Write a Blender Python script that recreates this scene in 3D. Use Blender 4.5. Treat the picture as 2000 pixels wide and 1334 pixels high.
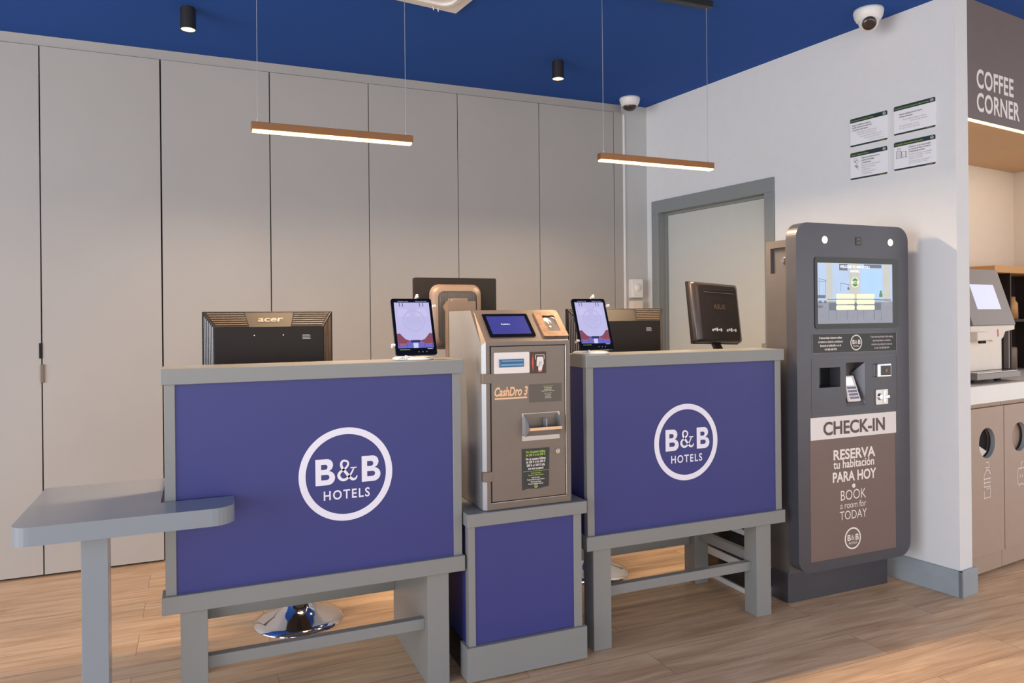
import bpy, bmesh, math, random
from mathutils import Matrix, Vector
from mathutils.geometry import tessellate_polygon
random.seed(7)
PI = math.pi
for o in list(bpy.data.objects):
    bpy.data.objects.remove(o, do_unlink=True)
scene = bpy.context.scene
COL = scene.collection

# ------------------------------------------------------------------ camera
CAM = (-2.80497, -4.24115, 1.25)
YAW, ROLL = -0.40178, -0.010
cd = bpy.data.cameras.new('camera')
cam = bpy.data.objects.new('camera', cd)
COL.objects.link(cam)
cd.sensor_width = 36.0
cd.lens = 1440.89 / 2000 * 36
cd.shift_x = 0.0
cd.shift_y = -(667 - 621.19) / 2000
cd.clip_start = 0.05
F = Vector((-math.sin(YAW), math.cos(YAW), 0))
Rt = Vector((math.cos(YAW), math.sin(YAW), 0))
Up = Vector((0, 0, 1))
R2 = Rt * math.cos(ROLL) + Up * math.sin(ROLL)
U2 = Up * math.cos(ROLL) - Rt * math.sin(ROLL)
cam.matrix_world = Matrix(((R2.x, U2.x, -F.x, CAM[0]), (R2.y, U2.y, -F.y, CAM[1]),
                           (R2.z, U2.z, -F.z, CAM[2]), (0, 0, 0, 1)))
scene.camera = cam

# ------------------------------------------------------------------ world, daylight, exposure
w = bpy.data.worlds.new('world'); scene.world = w; w.use_nodes = True
bg = w.node_tree.nodes['Background']
bg.inputs[0].default_value = (1.0, 0.985, 0.96, 1)
bg.inputs[1].default_value = 1.2


def area(name, loc, target, sx, sy, power, color):
    l = bpy.data.lights.new(name, 'AREA'); l.shape = 'RECTANGLE'; l.size = sx; l.size_y = sy
    l.energy = power; l.color = color
    o = bpy.data.objects.new(name, l); COL.objects.link(o); o.location = loc
    o.rotation_euler = (Vector(target) - Vector(loc)).to_track_quat('-Z', 'Y').to_euler()
    return o


# daylight through the glazing on the left and behind the viewer
area('daylight_left', (-6.9, -3.6, 1.35), (-1.0, -1.2, 1.2), 3.4, 2.3, 92, (0.90, 0.95, 1.0))
area('daylight_front', (-3.2, -8.2, 1.5), (-2.0, 0, 1.3), 5.5, 2.3, 42, (1.0, 0.97, 0.94))
# added warm fill from an unseen source, to the right of the viewer
area('warm_fill', (0.6, -5.0, 2.6), (0.6, -4.7, 0), 2.2, 1.6, 20, (1.0, 0.80, 0.60))
vs = scene.view_settings
vs.view_transform = 'Standard'; vs.look = 'None'; vs.gamma = 1.0
vs.use_curve_mapping = False
vs.exposure = 0.62

# ------------------------------------------------------------------ helpers


def lin(c):
    return tuple(((v / 255) / 12.92) if v / 255 <= .04045 else ((v / 255 + .055) / 1.055) ** 2.4 for v in c)


def mat(name, rgb, rough=.5, metal=0, noise=.04, nscale=18, emit=0, spec=.5, bump=0, bscale=200, stretch=None, trans=0, coat=0):
    m = bpy.data.materials.new(name); m.use_nodes = True
    nt = m.node_tree; b = nt.nodes['Principled BSDF']
    c = lin(rgb)
    b.inputs['Roughness'].default_value = rough
    b.inputs['Metallic'].default_value = metal
    b.inputs['Specular IOR Level'].default_value = spec
    b.inputs['Coat Weight'].default_value = coat
    if trans:
        b.inputs['Transmission Weight'].default_value = trans
    tc = nt.nodes.new('ShaderNodeTexCoord')
    mp = nt.nodes.new('ShaderNodeMapping')
    if stretch: mp.inputs['Scale'].default_value = stretch
    nt.links.new(tc.outputs['Object'], mp.inputs[0])
    n = nt.nodes.new('ShaderNodeTexNoise'); n.inputs['Scale'].default_value = nscale; n.inputs['Detail'].default_value = 4
    nt.links.new(mp.outputs[0], n.inputs['Vector'])
    r = nt.nodes.new('ShaderNodeValToRGB')
    r.color_ramp.elements[0].position = .3; r.color_ramp.elements[1].position = .7
    r.color_ramp.elements[0].color = (*[max(0, v * (1 - noise)) for v in c], 1)
    r.color_ramp.elements[1].color = (*[min(1, v * (1 + noise)) for v in c], 1)
    nt.links.new(n.outputs[0], r.inputs[0])
    nt.links.new(r.outputs[0], b.inputs['Base Color'])
    if name.startswith('screen'):
        b.inputs['Base Color'].default_value = (.012, .012, .014, 1)
        nt.links.remove(b.inputs['Base Color'].links[0])
    if emit:
        nt.links.new(r.outputs[0], b.inputs['Emission Color'])
        b.inputs['Emission Strength'].default_value = emit
    if bump:
        n2 = nt.nodes.new('ShaderNodeTexNoise'); n2.inputs['Scale'].default_value = bscale
        nt.links.new(mp.outputs[0], n2.inputs['Vector'])
        bp = nt.nodes.new('ShaderNodeBump'); bp.inputs['Strength'].default_value = bump; bp.inputs['Distance'].default_value = .002
        nt.links.new(n2.outputs[0], bp.inputs['Height']); nt.links.new(bp.outputs[0], b.inputs['Normal'])
    return m


def wood_floor():
    m = bpy.data.materials.new('oak_planks'); m.use_nodes = True
    nt = m.node_tree; b = nt.nodes['Principled BSDF']; L = nt.links.new; N = nt.nodes.new
    tc = N('ShaderNodeTexCoord')
    br = N('ShaderNodeTexBrick')
    br.inputs['Scale'].default_value = 1; br.inputs['Brick Width'].default_value = 1.28; br.inputs['Row Height'].default_value = .19
    br.inputs['Mortar Size'].default_value = .0009; br.inputs['Mortar Smooth'].default_value = .2
    br.offset = .37; br.offset_frequency = 2; br.inputs['Bias'].default_value = -.1
    br.inputs['Color1'].default_value = (0, 0, 0, 1); br.inputs['Color2'].default_value = (1, 1, 1, 1); br.inputs['Mortar'].default_value = (.5, .5, .5, 1)
    L(tc.outputs['Object'], br.inputs['Vector'])
    # per-plank shift of the grain
    sc = N('ShaderNodeVectorMath'); sc.operation = 'SCALE'; sc.inputs['Scale'].default_value = 7.3
    L(br.outputs['Color'], sc.inputs[0])
    ad = N('ShaderNodeVectorMath'); L(tc.outputs['Object'], ad.inputs[0]); L(sc.outputs[0], ad.inputs[1])
    mp = N('ShaderNodeMapping'); mp.inputs['Scale'].default_value = (1.3, 13, 1); L(ad.outputs[0], mp.inputs[0])
    n1 = N('ShaderNodeTexNoise'); n1.inputs['Scale'].default_value = 1.5; n1.inputs['Detail'].default_value = 7; n1.inputs['Distortion'].default_value = 1.1
    L(mp.outputs[0], n1.inputs['Vector'])
    mp2 = N('ShaderNodeMapping'); mp2.inputs['Scale'].default_value = (3, 75, 1); L(ad.outputs[0], mp2.inputs[0])
    n2 = N('ShaderNodeTexNoise'); n2.inputs['Scale'].default_value = 1.6; n2.inputs['Detail'].default_value = 5
    L(mp2.outputs[0], n2.inputs['Vector'])
    r1 = N('ShaderNodeValToRGB'); e = r1.color_ramp.elements
    e[0].position = .26; e[0].color = (*lin((186, 150, 114)), 1)
    e[1].position = .70; e[1].color = (*lin((232, 202, 166)), 1)
    x = r1.color_ramp.elements.new(.48); x.color = (*lin((213, 180, 146)), 1)
    L(n1.outputs[0], r1.inputs[0])
    mx = N('ShaderNodeMix'); mx.data_type = 'RGBA'; mx.blend_type = 'MULTIPLY'; mx.inputs['Factor'].default_value = .55
    r2 = N('ShaderNodeValToRGB'); r2.color_ramp.elements[0].position = .35; r2.color_ramp.elements[0].color = (.78, .75, .72, 1)
    r2.color_ramp.elements[1].position = .6; r2.color_ramp.elements[1].color = (1, 1, 1, 1)
    L(n2.outputs[0], r2.inputs[0]); L(r1.outputs[0], mx.inputs[6]); L(r2.outputs[0], mx.inputs[7])
    # plank to plank tone
    r3 = N('ShaderNodeValToRGB'); r3.color_ramp.elements[0].color = (.90, .885, .87, 1); r3.color_ramp.elements[1].color = (1.06, 1.03, 1.0, 1)
    L(br.outputs['Color'], r3.inputs[0])
    m2 = N('ShaderNodeMix'); m2.data_type = 'RGBA'; m2.blend_type = 'MULTIPLY'; m2.inputs['Factor'].default_value = 1
    L(mx.outputs[2], m2.inputs[6]); L(r3.outputs[0], m2.inputs[7])
    m3 = N('ShaderNodeMix'); m3.data_type = 'RGBA'; m3.inputs[7].default_value = (*lin((120, 88, 64)), 1)
    L(br.outputs['Fac'], m3.inputs['Factor']); L(m2.outputs[2], m3.inputs[6])
    L(m3.outputs[2], b.inputs['Base Color'])
    b.inputs['Roughness'].default_value = .42; b.inputs['Specular IOR Level'].default_value = .35
    return m


M = {}
M['floor'] = wood_floor()
M['blue_ceiling'] = mat('blue_ceiling_paint', (10, 76, 164), .85, noise=.02)
M['wall'] = mat('wall_paint', (222, 223, 224), .8, noise=.012, bump=.02)
M['wall_back'] = mat('wall_paint_grey', (190, 190, 188), .8, noise=.012)
M['niche'] = mat('niche_paint', (214, 205, 194), .8, noise=.012)
M['wardrobe'] = mat('wardrobe_laminate', (168, 163, 158), .55, noise=.03, nscale=2.2)
M['gap'] = mat('dark_gap', (22, 20, 20), .9)
M['door'] = mat('door_paint', (196, 199, 195), .6, noise=.01)
M['door_frame'] = mat('door_frame_paint', (134, 139, 139), .5, noise=.015)
M['base_bd'] = mat('baseboard_grey', (152, 161, 168), .4, noise=.04)
M['grey_lam'] = mat('grey_laminate', (134, 135, 133), .33, noise=.02, nscale=3)
M['blue_lam'] = mat('blue_laminate', (52, 56, 123), .48, noise=.03, nscale=3)
M['logo_white'] = mat('print_white', (236, 234, 246), .5, noise=.01)
M['table_lam'] = mat('table_laminate', (136, 143, 150), .2, noise=.02, nscale=3)
M['chrome'] = mat('chrome', (228, 228, 232), .08, 1, noise=.01)
M['steel'] = mat('brushed_steel', (196, 192, 188), .28, 1, noise=.05, stretch=(1, 1, 40))
M['brass'] = mat('worn_brass', (128, 100, 82), .42, .5, noise=.3, nscale=60)
M['cash_metal'] = mat('cash_machine_paint', (124, 112, 102), .36, .25, noise=.03)
M['cash_side'] = mat('cash_machine_side_paint', (150, 150, 152), .33, .3, noise=.03)
M['kiosk'] = mat('kiosk_paint', (84, 84, 91), .34, .35, noise=.03)
M['kiosk_rear'] = mat('kiosk_rear_paint', (102, 98, 98), .36, .35, noise=.03)
M['poster'] = mat('poster_brown', (118, 98, 92), .45, noise=.03, nscale=4)
M['banner'] = mat('banner_white', (232, 226, 222), .5, noise=.01)
M['ink_brown'] = mat('ink_brown', (92, 74, 70), .5, noise=.01)
M['black_gloss'] = mat('black_glass', (14, 14, 17), .12, noise=.01)
M['black_plastic'] = mat('black_plastic', (30, 25, 23), .5, noise=.05, spec=.25)
M['black_shell'] = mat('glossy_black_shell', (52, 45, 43), .26, noise=.05)
M['emboss'] = mat('embossed_plastic', (62, 48, 38), .38, noise=.05)
M['louvre'] = mat('louvre_plastic', (110, 92, 74), .38, noise=.05)
M['grey_plastic'] = mat('taupe_plastic', (122, 105, 92), .42, noise=.05)
M['rib'] = mat('rib_plastic', (96, 94, 92), .45, noise=.04)
M['spot_black'] = mat('black_lamp_metal', (34, 34, 36), .4, noise=.03)
M['bronze'] = mat('bronze_aluminium', (150, 104, 66), .38, .6, noise=.03)
M['warm_led'] = mat('warm_led', (255, 214, 145), .4, emit=2.2, noise=0)
M['spot_led'] = mat('spot_led', (255, 206, 130), .4, emit=3.2, noise=0)
M['kiosk_led'] = mat('kiosk_led', (255, 232, 196), .4, emit=2.4, noise=0)
M['white_plastic'] = mat('white_plastic', (232, 230, 228), .35, noise=.01)
M['cream_plastic'] = mat('cream_plastic', (226, 214, 200), .4, noise=.02)
M['smoke_glass'] = mat('smoked_dome', (58, 48, 46), .08, noise=.02)
M['wire'] = mat('steel_wire', (190, 192, 196), .35, .6, noise=.01)
M['sign_white'] = mat('sign_white', (240, 240, 244), .4, noise=.005)
M['sign_green'] = mat('sign_dark_green', (32, 52, 56), .45, noise=.02)
M['lime'] = mat('lime_print', (170, 200, 70), .5, noise=.01)
M['ink'] = mat('ink_dark', (60, 62, 68), .5, noise=.01)
M['ink_light'] = mat('ink_grey', (150, 150, 155), .5, noise=.01)
M['sticker_dark'] = mat('sticker_charcoal', (50, 52, 50), .5, noise=.02)
M['sticker_taupe'] = mat('sticker_taupe', (98, 90, 82), .5, noise=.02)
M['orange_print'] = mat('peach_print', (244, 196, 150), .5, noise=.01)
M['red_print'] = mat('red_print', (222, 84, 56), .5, noise=.01)
M['pict_brown'] = mat('pictogram_brown', (74, 56, 46), .5, noise=.01)
M['pale_print'] = mat('pale_print', (240, 232, 226), .5, noise=.01)
M['slot_blue'] = mat('blue_slot_plastic', (40, 96, 140), .2, noise=.05)
M['slot_lt'] = mat('light_blue_slot', (110, 168, 205), .2, noise=.05)
M['scr_blue'] = mat('screen_blue', (58, 60, 150), .2, emit=0.62, noise=.03)
M['scr_white'] = mat('screen_white', (250, 250, 255), .2, emit=0.80, noise=0)
M['scr_lav'] = mat('screen_lavender', (196, 192, 236), .2, emit=0.62, noise=.04, nscale=14)
M['scr_lav2'] = mat('screen_pale', (214, 212, 246), .2, emit=0.62, noise=.01)
M['scr_glow'] = mat('screen_glow', (203, 200, 241), .2, emit=0.62, noise=.01)
M['scr_mark'] = mat('screen_mark', (189, 186, 230), .2, emit=0.62, noise=.01)
M['scr_red'] = mat('screen_red', (136, 72, 92), .2, emit=0.62, noise=.06)
M['scr_navy'] = mat('screen_navy', (38, 40, 84), .2, emit=0.62, noise=.03)
M['scr_violet'] = mat('screen_violet', (108, 106, 196), .2, emit=0.62, noise=.08, nscale=60)
M['scr_sky'] = mat('screen_sky', (184, 206, 238), .2, emit=0.62, noise=.03)
M['scr_sky2'] = mat('screen_sky_bright', (170, 205, 245), .2, emit=0.68, noise=.02)
M['scr_col'] = mat('screen_cream', (200, 200, 192), .2, emit=0.62, noise=.02)
M['scr_floor'] = mat('screen_floor', (142, 144, 158), .2, emit=0.62, noise=.05, nscale=40)
M['scr_furn'] = mat('screen_furniture', (96, 104, 122), .2, emit=0.62, noise=.05)
M['scr_lime'] = mat('screen_lime', (246, 252, 190), .2, emit=0.78, noise=0)
M['scr_green'] = mat('screen_green', (72, 130, 60), .2, emit=0.62, noise=0)
M['coffee_cab'] = mat('coffee_cabinet_taupe', (172, 150, 134), .55, noise=.02)
M['coffee_dark'] = mat('coffee_sign_taupe', (118, 104, 100), .55, noise=.02)
M['soffit'] = mat('soffit_tan', (202, 168, 130), .6, noise=.02)
M['worktop'] = mat('white_worktop', (232, 228, 222), .35, noise=.01)
M['machine_grey'] = mat('machine_grey', (128, 116, 110), .35, noise=.02)
M['oak_box'] = mat('oak_box', (196, 146, 92), .5, noise=.12, stretch=(2, 2, 30))
M['dark_wood'] = mat('dark_interior', (44, 32, 28), .5, noise=.1)
M['dark_pane'] = mat('dark_glossy_panel', (40, 38, 40), .2, noise=.03)
M['seat'] = mat('seat_vinyl', (52, 52, 56), .5, noise=.02)
M['paper'] = mat('paper_bag', (225, 222, 216), .7, noise=.03)


class MB:
    def __init__(s, frame=None):
        s.v = []; s.f = []; s.mi = []; s.sm = []; s.fr = frame

    def add(s, vs_, fs, mi=0, sm=False, T=None):
        o = len(s.v)
        for p in vs_:
            p = Vector(p)
            if T: p = T @ p
            s.v.append(p)
        for f in fs:
            s.f.append(tuple(i + o for i in f)); s.mi.append(mi); s.sm.append(sm)
        return s

    def box(s, x0, x1, y0, y1, z0, z1, bev=0, mi=0, T=None, seg=1):
        if x1 < x0: x0, x1 = x1, x0
        if y1 < y0: y0, y1 = y1, y0
        if z1 < z0: z0, z1 = z1, z0
        bm = bmesh.new()
        bmesh.ops.create_cube(bm, size=1, matrix=Matrix.Translation(((x0 + x1) / 2, (y0 + y1) / 2, (z0 + z1) / 2)) @ Matrix.Diagonal((x1 - x0, y1 - y0, z1 - z0, 1)))
        if bev:
            bmesh.ops.bevel(bm, geom=bm.edges[:], offset=bev, segments=seg, affect='EDGES', profile=.6)
        bm.verts.index_update()
        s.add([v.co for v in bm.verts], [[v.index for v in f.verts] for f in bm.faces], mi, False, T)
        bm.free(); return s

    def poly(s, pts, mi=0, T=None):
        return s.add(pts, [tuple(range(len(pts)))], mi, False, T)

    def prism(s, loops, plane, a0, a1, mi=0, T=None, sm=False):
        """loops[0] is the outline, the others holes; extruded across the plane from a0 to a1"""
        def P(q, a):
            return {'xy': (q[0], q[1], a), 'xz': (q[0], a, q[1]), 'yz': (a, q[0], q[1])}[plane]
        flat = [q for l in loops for q in l]
        tri = tessellate_polygon([[Vector((q[0], q[1], 0)) for q in l] for l in loops])
        n = len(flat)
        s.add([P(q, a0) for q in flat], tri, mi, False, T)
        s.add([P(q, a1) for q in flat], tri, mi, False, T)
        for l in loops:
            k = len(l)
            s.add([P(q, a0) for q in l] + [P(q, a1) for q in l], [(i, (i + 1) % k, (i + 1) % k + k, i + k) for i in range(k)], mi, sm, T)
        return s

    def cyl(s, p0, p1, r0, r1=None, seg=24, mi=0, caps=True, T=None, sm=True):
        p0 = Vector(p0); p1 = Vector(p1); r1 = r0 if r1 is None else r1
        z = (p1 - p0).normalized(); x = z.orthogonal().normalized(); y = z.cross(x)
        a = [p0 + (x * math.cos(t) + y * math.sin(t)) * r0 for t in [2 * PI * i / seg for i in range(seg)]]
        b = [p1 + (x * math.cos(t) + y * math.sin(t)) * r1 for t in [2 * PI * i / seg for i in range(seg)]]
        s.add(a + b, [(i, (i + 1) % seg, (i + 1) % seg + seg, i + seg) for i in range(seg)], mi, sm, T)
        if caps:
            s.add(a, [tuple(range(seg))[::-1]], mi, False, T); s.add(b, [tuple(range(seg))], mi, False, T)
        return s

    def lathe(s, prof, c, seg=40, mi=0, T=None, sm=True):
        vs_ = []; fs = []
        for (r, z) in prof:
            for i in range(seg):
                t = 2 * PI * i / seg; vs_.append((c[0] + r * math.cos(t), c[1] + r * math.sin(t), c[2] + z))
        for k in range(len(prof) - 1):
            for i in range(seg):
                j = (i + 1) % seg; fs.append((k * seg + i, k * seg + j, (k + 1) * seg + j, (k + 1) * seg + i))
        return s.add(vs_, fs, mi, sm, T)

    def tube(s, pts, r, seg=8, mi=0, T=None):
        for a, b in zip(pts[:-1], pts[1:]): s.cyl(a, b, r, r, seg, mi, True, T)
        return s

    def stroke(s, pts, wd, a, T, mi=0, dep=.0006):
        """flat stroke with the widths wd along pts (2d) in the plane of T"""
        P = [Vector(p) for p in pts]; L = []; Rr = []
        for i, p in enumerate(P):
            d = (P[min(i + 1, len(P) - 1)] - P[max(i - 1, 0)]).normalized(); nrm = Vector((-d.y, d.x)); h = (wd[i] if isinstance(wd, (list, tuple)) else wd) / 2
            L.append(p + nrm * h); Rr.append(p - nrm * h)
        k = len(P)
        s.add([(q.x, q.y, a) for q in L + Rr], [(i, i + 1, i + 1 + k, i + k) for i in range(k - 1)], mi, False, T)
        return s

    def text(s, body, size, T, bold=0, sx=1, align='CENTER', mi=0, shear=0, sp=1, lift=.0005):
        cu = bpy.data.curves.new('t', 'FONT'); cu.body = body; cu.size = size; cu.align_x = align
        cu.offset = bold * size; cu.shear = shear; cu.space_character = sp; cu.resolution_u = 4; cu.fill_mode = 'FRONT'
        ob = bpy.data.objects.new('t', cu); COL.objects.link(ob)
        me = bpy.data.meshes.new_from_object(ob)
        s.add([(v.co.x * sx, v.co.y, lift) for v in me.vertices], [tuple(p.vertices) for p in me.polygons], mi, False, T)
        bpy.data.objects.remove(ob, do_unlink=True); bpy.data.curves.remove(cu); bpy.data.meshes.remove(me)
        return s

    def build(s, name, mats, parent=None, base=None):
        if not isinstance(mats, (list, tuple)): mats = [mats]
        pts = [s.fr @ p for p in s.v] if s.fr else [p.copy() for p in s.v]
        if parent is not None:
            inv = WM[parent.name].inverted(); pts = [inv @ p for p in pts]; W = WM[parent.name]; loc = None
        else:
            xs = [p.x for p in pts]; ys = [p.y for p in pts]; zs = [p.z for p in pts]
            loc = Vector(base) if base else Vector(((min(xs) + max(xs)) / 2, (min(ys) + max(ys)) / 2, min(zs)))
            pts = [p - loc for p in pts]; W = Matrix.Translation(loc)
        me = bpy.data.meshes.new(name); me.from_pydata([tuple(p) for p in pts], [], s.f)
        for m_ in mats: me.materials.append(M[m_])
        me.polygons.foreach_set('material_index', s.mi); me.polygons.foreach_set('use_smooth', s.sm)
        me.validate(); me.update()
        bm = bmesh.new(); bm.from_mesh(me); bmesh.ops.recalc_face_normals(bm, faces=bm.faces); bm.to_mesh(me); bm.free()
        o = bpy.data.objects.new(name, me); COL.objects.link(o)
        if parent is not None: o.parent = parent
        else: o.location = loc
        WM[o.name] = W
        return o


WM = {}


def tag(o, label, cat, group=None):
    o['label'] = label; o['category'] = cat
    if group: o['group'] = group
    return o


def thing(name, label, cat, loc, rotz=0, group=None):
    o = bpy.data.objects.new(name, None); COL.objects.link(o)
    o.empty_display_size = .1; o.location = loc; o.rotation_euler = (0, 0, rotz)
    WM[o.name] = Matrix.Translation(loc) @ Matrix.Rotation(rotz, 4, 'Z')
    return tag(o, label, cat, group)


def struct(o):
    o['kind'] = 'structure'; return o


def lab(o, text):
    o['label'] = text; return o


def copy_tree(o, parent=None):
    c = o.copy(); COL.objects.link(c)
    if parent is not None:
        c.parent = parent; c.matrix_parent_inverse = o.matrix_parent_inverse.copy()
    for ch in list(o.children):
        copy_tree(ch, c)
    return c


def fr(o, r, u):
    o = Vector(o); r = Vector(r).normalized(); u = Vector(u).normalized(); n = r.cross(u)
    return Matrix(((r.x, u.x, n.x, o.x), (r.y, u.y, n.y, o.y), (r.z, u.z, n.z, o.z), (0, 0, 0, 1)))


def front(x, y, z):  # writing plane that faces -Y
    return fr((x, y, z), (1, 0, 0), (0, 0, 1))


def rrect(x0, x1, z0, z1, r, seg=8):
    pts = []
    for cx, cz, a in ((x1 - r, z1 - r, 0), (x0 + r, z1 - r, PI / 2), (x0 + r, z0 + r, PI), (x1 - r, z0 + r, 1.5 * PI)):
        for i in range(seg + 1):
            t = a + PI / 2 * i / seg; pts.append((cx + r * math.cos(t), cz + r * math.sin(t)))
    return pts


def rect(x0, x1, z0, z1):
    return [(x0, z0), (x1, z0), (x1, z1), (x0, z1)]


def circle(cx, cz, r, seg=48):
    return [(cx + r * math.cos(2 * PI * i / seg), cz + r * math.sin(2 * PI * i / seg)) for i in range(seg)]


def arc(cx, cz, rx, rz, a0, a1, n=8):
    return [(cx + rx * math.cos(a0 + (a1 - a0) * i / n), cz + rz * math.sin(a0 + (a1 - a0) * i / n)) for i in range(n + 1)]


def catmull(pts, wd, n=6):
    P = [pts[0]] + list(pts) + [pts[-1]]; W = [wd[0]] + list(wd) + [wd[-1]]; o = []; ow = []
    for i in range(1, len(P) - 2):
        for k in range(n):
            t = k / n
            f = [.5 * ((2 * P[i][j]) + (-P[i - 1][j] + P[i + 1][j]) * t + (2 * P[i - 1][j] - 5 * P[i][j] + 4 * P[i + 1][j] - P[i + 2][j]) * t * t + (-P[i - 1][j] + 3 * P[i][j] - 3 * P[i + 1][j] + P[i + 2][j]) * t ** 3) for j in (0, 1)]
            o.append(tuple(f)); ow.append(W[i] * (1 - t) + W[i + 1] * t)
    o.append(tuple(pts[-1])); ow.append(wd[-1]); return o, ow


def logo(mb, T, D, mi=0, small=False, lift=.0006):
    """ring with the two letters, the ampersand and the word below; D = outer diameter"""
    k = D / .30
    Tl = T @ Matrix.Translation((0, 0, lift))
    ro, ri = .15 * k, .1285 * k
    n = 72
    vs_ = [(r * math.cos(2 * PI * i / n), r * math.sin(2 * PI * i / n), 0) for r in (ro, ri) for i in range(n)]
    mb.add(vs_, [(i, (i + 1) % n, (i + 1) % n + n, i + n) for i in range(n)], mi, False, Tl)
    # letters B
    def B(x0):
        w_, h_, b0 = .0615 * k, .0835 * k, -.0305 * k
        out = [(0, 0), (0, 1)] + [(.55, 1)] + arc(.58, .76, .32, .24, PI / 2, -PI / 2 * .92, 9) + arc(.62, .27, .38, .27, PI / 2 * .92, -PI / 2, 10) + [(0, 0)][:0]
        h1 = [(.29, .596), (.29, .79)] + arc(.50, .693, .12, .097, PI / 2, -PI / 2, 6)
        h2 = [(.29, .20), (.29, .40)] + arc(.58, .30, .13, .10, PI / 2, -PI / 2, 6)
        loops = [[(x0 + x * w_, b0 + z * h_) for x, z in l] for l in (out, h1, h2)]
        tri = tessellate_polygon([[Vector((q[0], q[1], 0)) for q in l] for l in loops])
        mb.add([(q[0], q[1], 0) for l in loops for q in l], tri, mi, False, Tl)
    B(-.098 * k); B(.049 * k)
    # ampersand (traced from the sign)
    q = [(1230, 690), (1195, 755), (1130, 770), (1060, 715), (990, 630), (915, 540), (885, 460), (905, 390), (965, 368), (1025, 395), (1035, 450), (1000, 510), (925, 575), (860, 625), (832, 690), (855, 750), (920, 788), (1000, 765), (1075, 680), (1125, 600), (1155, 535)]
    wds = [18, 34, 46, 50, 50, 48, 44, 40, 36, 34, 36, 38, 40, 46, 54, 54, 50, 44, 34, 28, 28]
    f = .000148 * k
    pts = [((x - 983) * f - .0025 * k, (639 - (y + .09 * (x - 983))) * f + .003 * k) for x, y in q]
    o, ow = catmull(pts, [a * f for a in wds])
    mb.stroke(o, [a * 1.22 for a in ow], 0, Tl, mi)
    mb.stroke([((1085 - 983) * f - .0025 * k, (639 - 532) * f + .003 * k), ((1218 - 983) * f - .0025 * k, (639 - 532) * f + .003 * k)], 26 * f, .0, Tl, mi)
    mb.text('HOTELS', .041 * k, Tl @ Matrix.Translation((0, -.0785 * k, 0)), bold=.018, sx=.88, mi=mi, sp=1.22, lift=0)


# ------------------------------------------------------------------ the setting
HC = 2.667
TR = 0.13598
RF = Matrix.Rotation(TR, 4, 'Z')       # frame of the right wall: x = into the wall, y = along it away from the viewer
FL = MB().box(-8.5, 4.2, -9.2, .7, -.06, 0).build('floor', 'floor', base=(0, 0, 0)); struct(FL)
struct(MB().box(-8.5, 4.2, -9.2, .7, HC, HC + .08).build('ceiling', 'blue_ceiling'))
struct(MB().box(-8.5, 2.4, .6, .68, 0, HC).build('wall_back', 'wall_back'))
# piece of wall between the wardrobe and the right wall
struct(MB().box(-.19, .01, 0, .62, 0, HC).build('wall_corner', 'wall_back'))
# right wall with its door opening, flares towards the viewer
wr = MB(RF)
DY0, DY1, DT = -.105, -1.005, 1.95
wr.box(0, .10, DY0, .12, 0, HC).box(0, .10, DY1, DY0, DT, HC).box(0, .10, -2.034, DY1, 0, HC)
struct(wr.build('wall_right', 'wall'))
# baseboard wrapping the wall end
bb = MB(RF)
bb.box(-.015, 0, -2.049, -1.075, 0, .115, .001).box(-.015, .118, -2.049, -2.034, 0, .115, .001)
struct(bb.build('baseboard_right', 'base_bd'))
# door in the right wall
dr = struct(MB(RF).box(.066, .10, DY1 + .004, DY0 - .004, .005, DT - .004, .001).build('door_1', 'door'))
f_ = MB(RF)
for (a, b) in ((-.058, -.122), (-.993, -1.058)): f_.box(-.014, .0, a, b, 0, 1.936, .0015)
f_.box(-.014, 0, -.058, -1.058, 1.936, 2.018, .0015)
for (a, b) in ((-.105, -.122), (-.993, -1.005)): f_.box(0, .0655, a, b, 0, 1.95)
f_.box(0, .0655, -.105, -1.005, 1.936, 1.95)
f_.box(.048, .0655, -.122, -.134, 0, 1.936).box(.048, .0655, -.981, -.993, 0, 1.936).box(.048, .0655, -.122, -.993, 1.922, 1.936)
f_.build('door_frame', 'door_frame', dr)
hd = MB(RF); hd.cyl((.066, -.93, 1.02), (.02, -.93, 1.02), .011).cyl((.024, -.93, 1.02), (.024, -.81, 1.02), .009)
hd.box(.058, .066, -.955, -.905, .93, 1.09, .002)
hd.build('door_handle', 'steel', dr)
# coffee niche walls and soffit
struct(MB(RF).box(.10, 1.80, -1.464, -1.40, 0, HC).build('wall_niche_back', 'niche'))
struct(MB(RF).box(1.72, 1.80, -2.034, -1.464, 0, HC).build('wall_niche_right', 'niche'))
struct(MB(RF).box(.10, 1.72, -2.014, -1.464, 2.127, 2.15).build('trim_1', 'soffit'))
# panelling strip above the wardrobe
struct(MB().box(-8.0, -.19, .012, .10, 2.617, HC).build('trim_2', 'wardrobe'))

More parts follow.
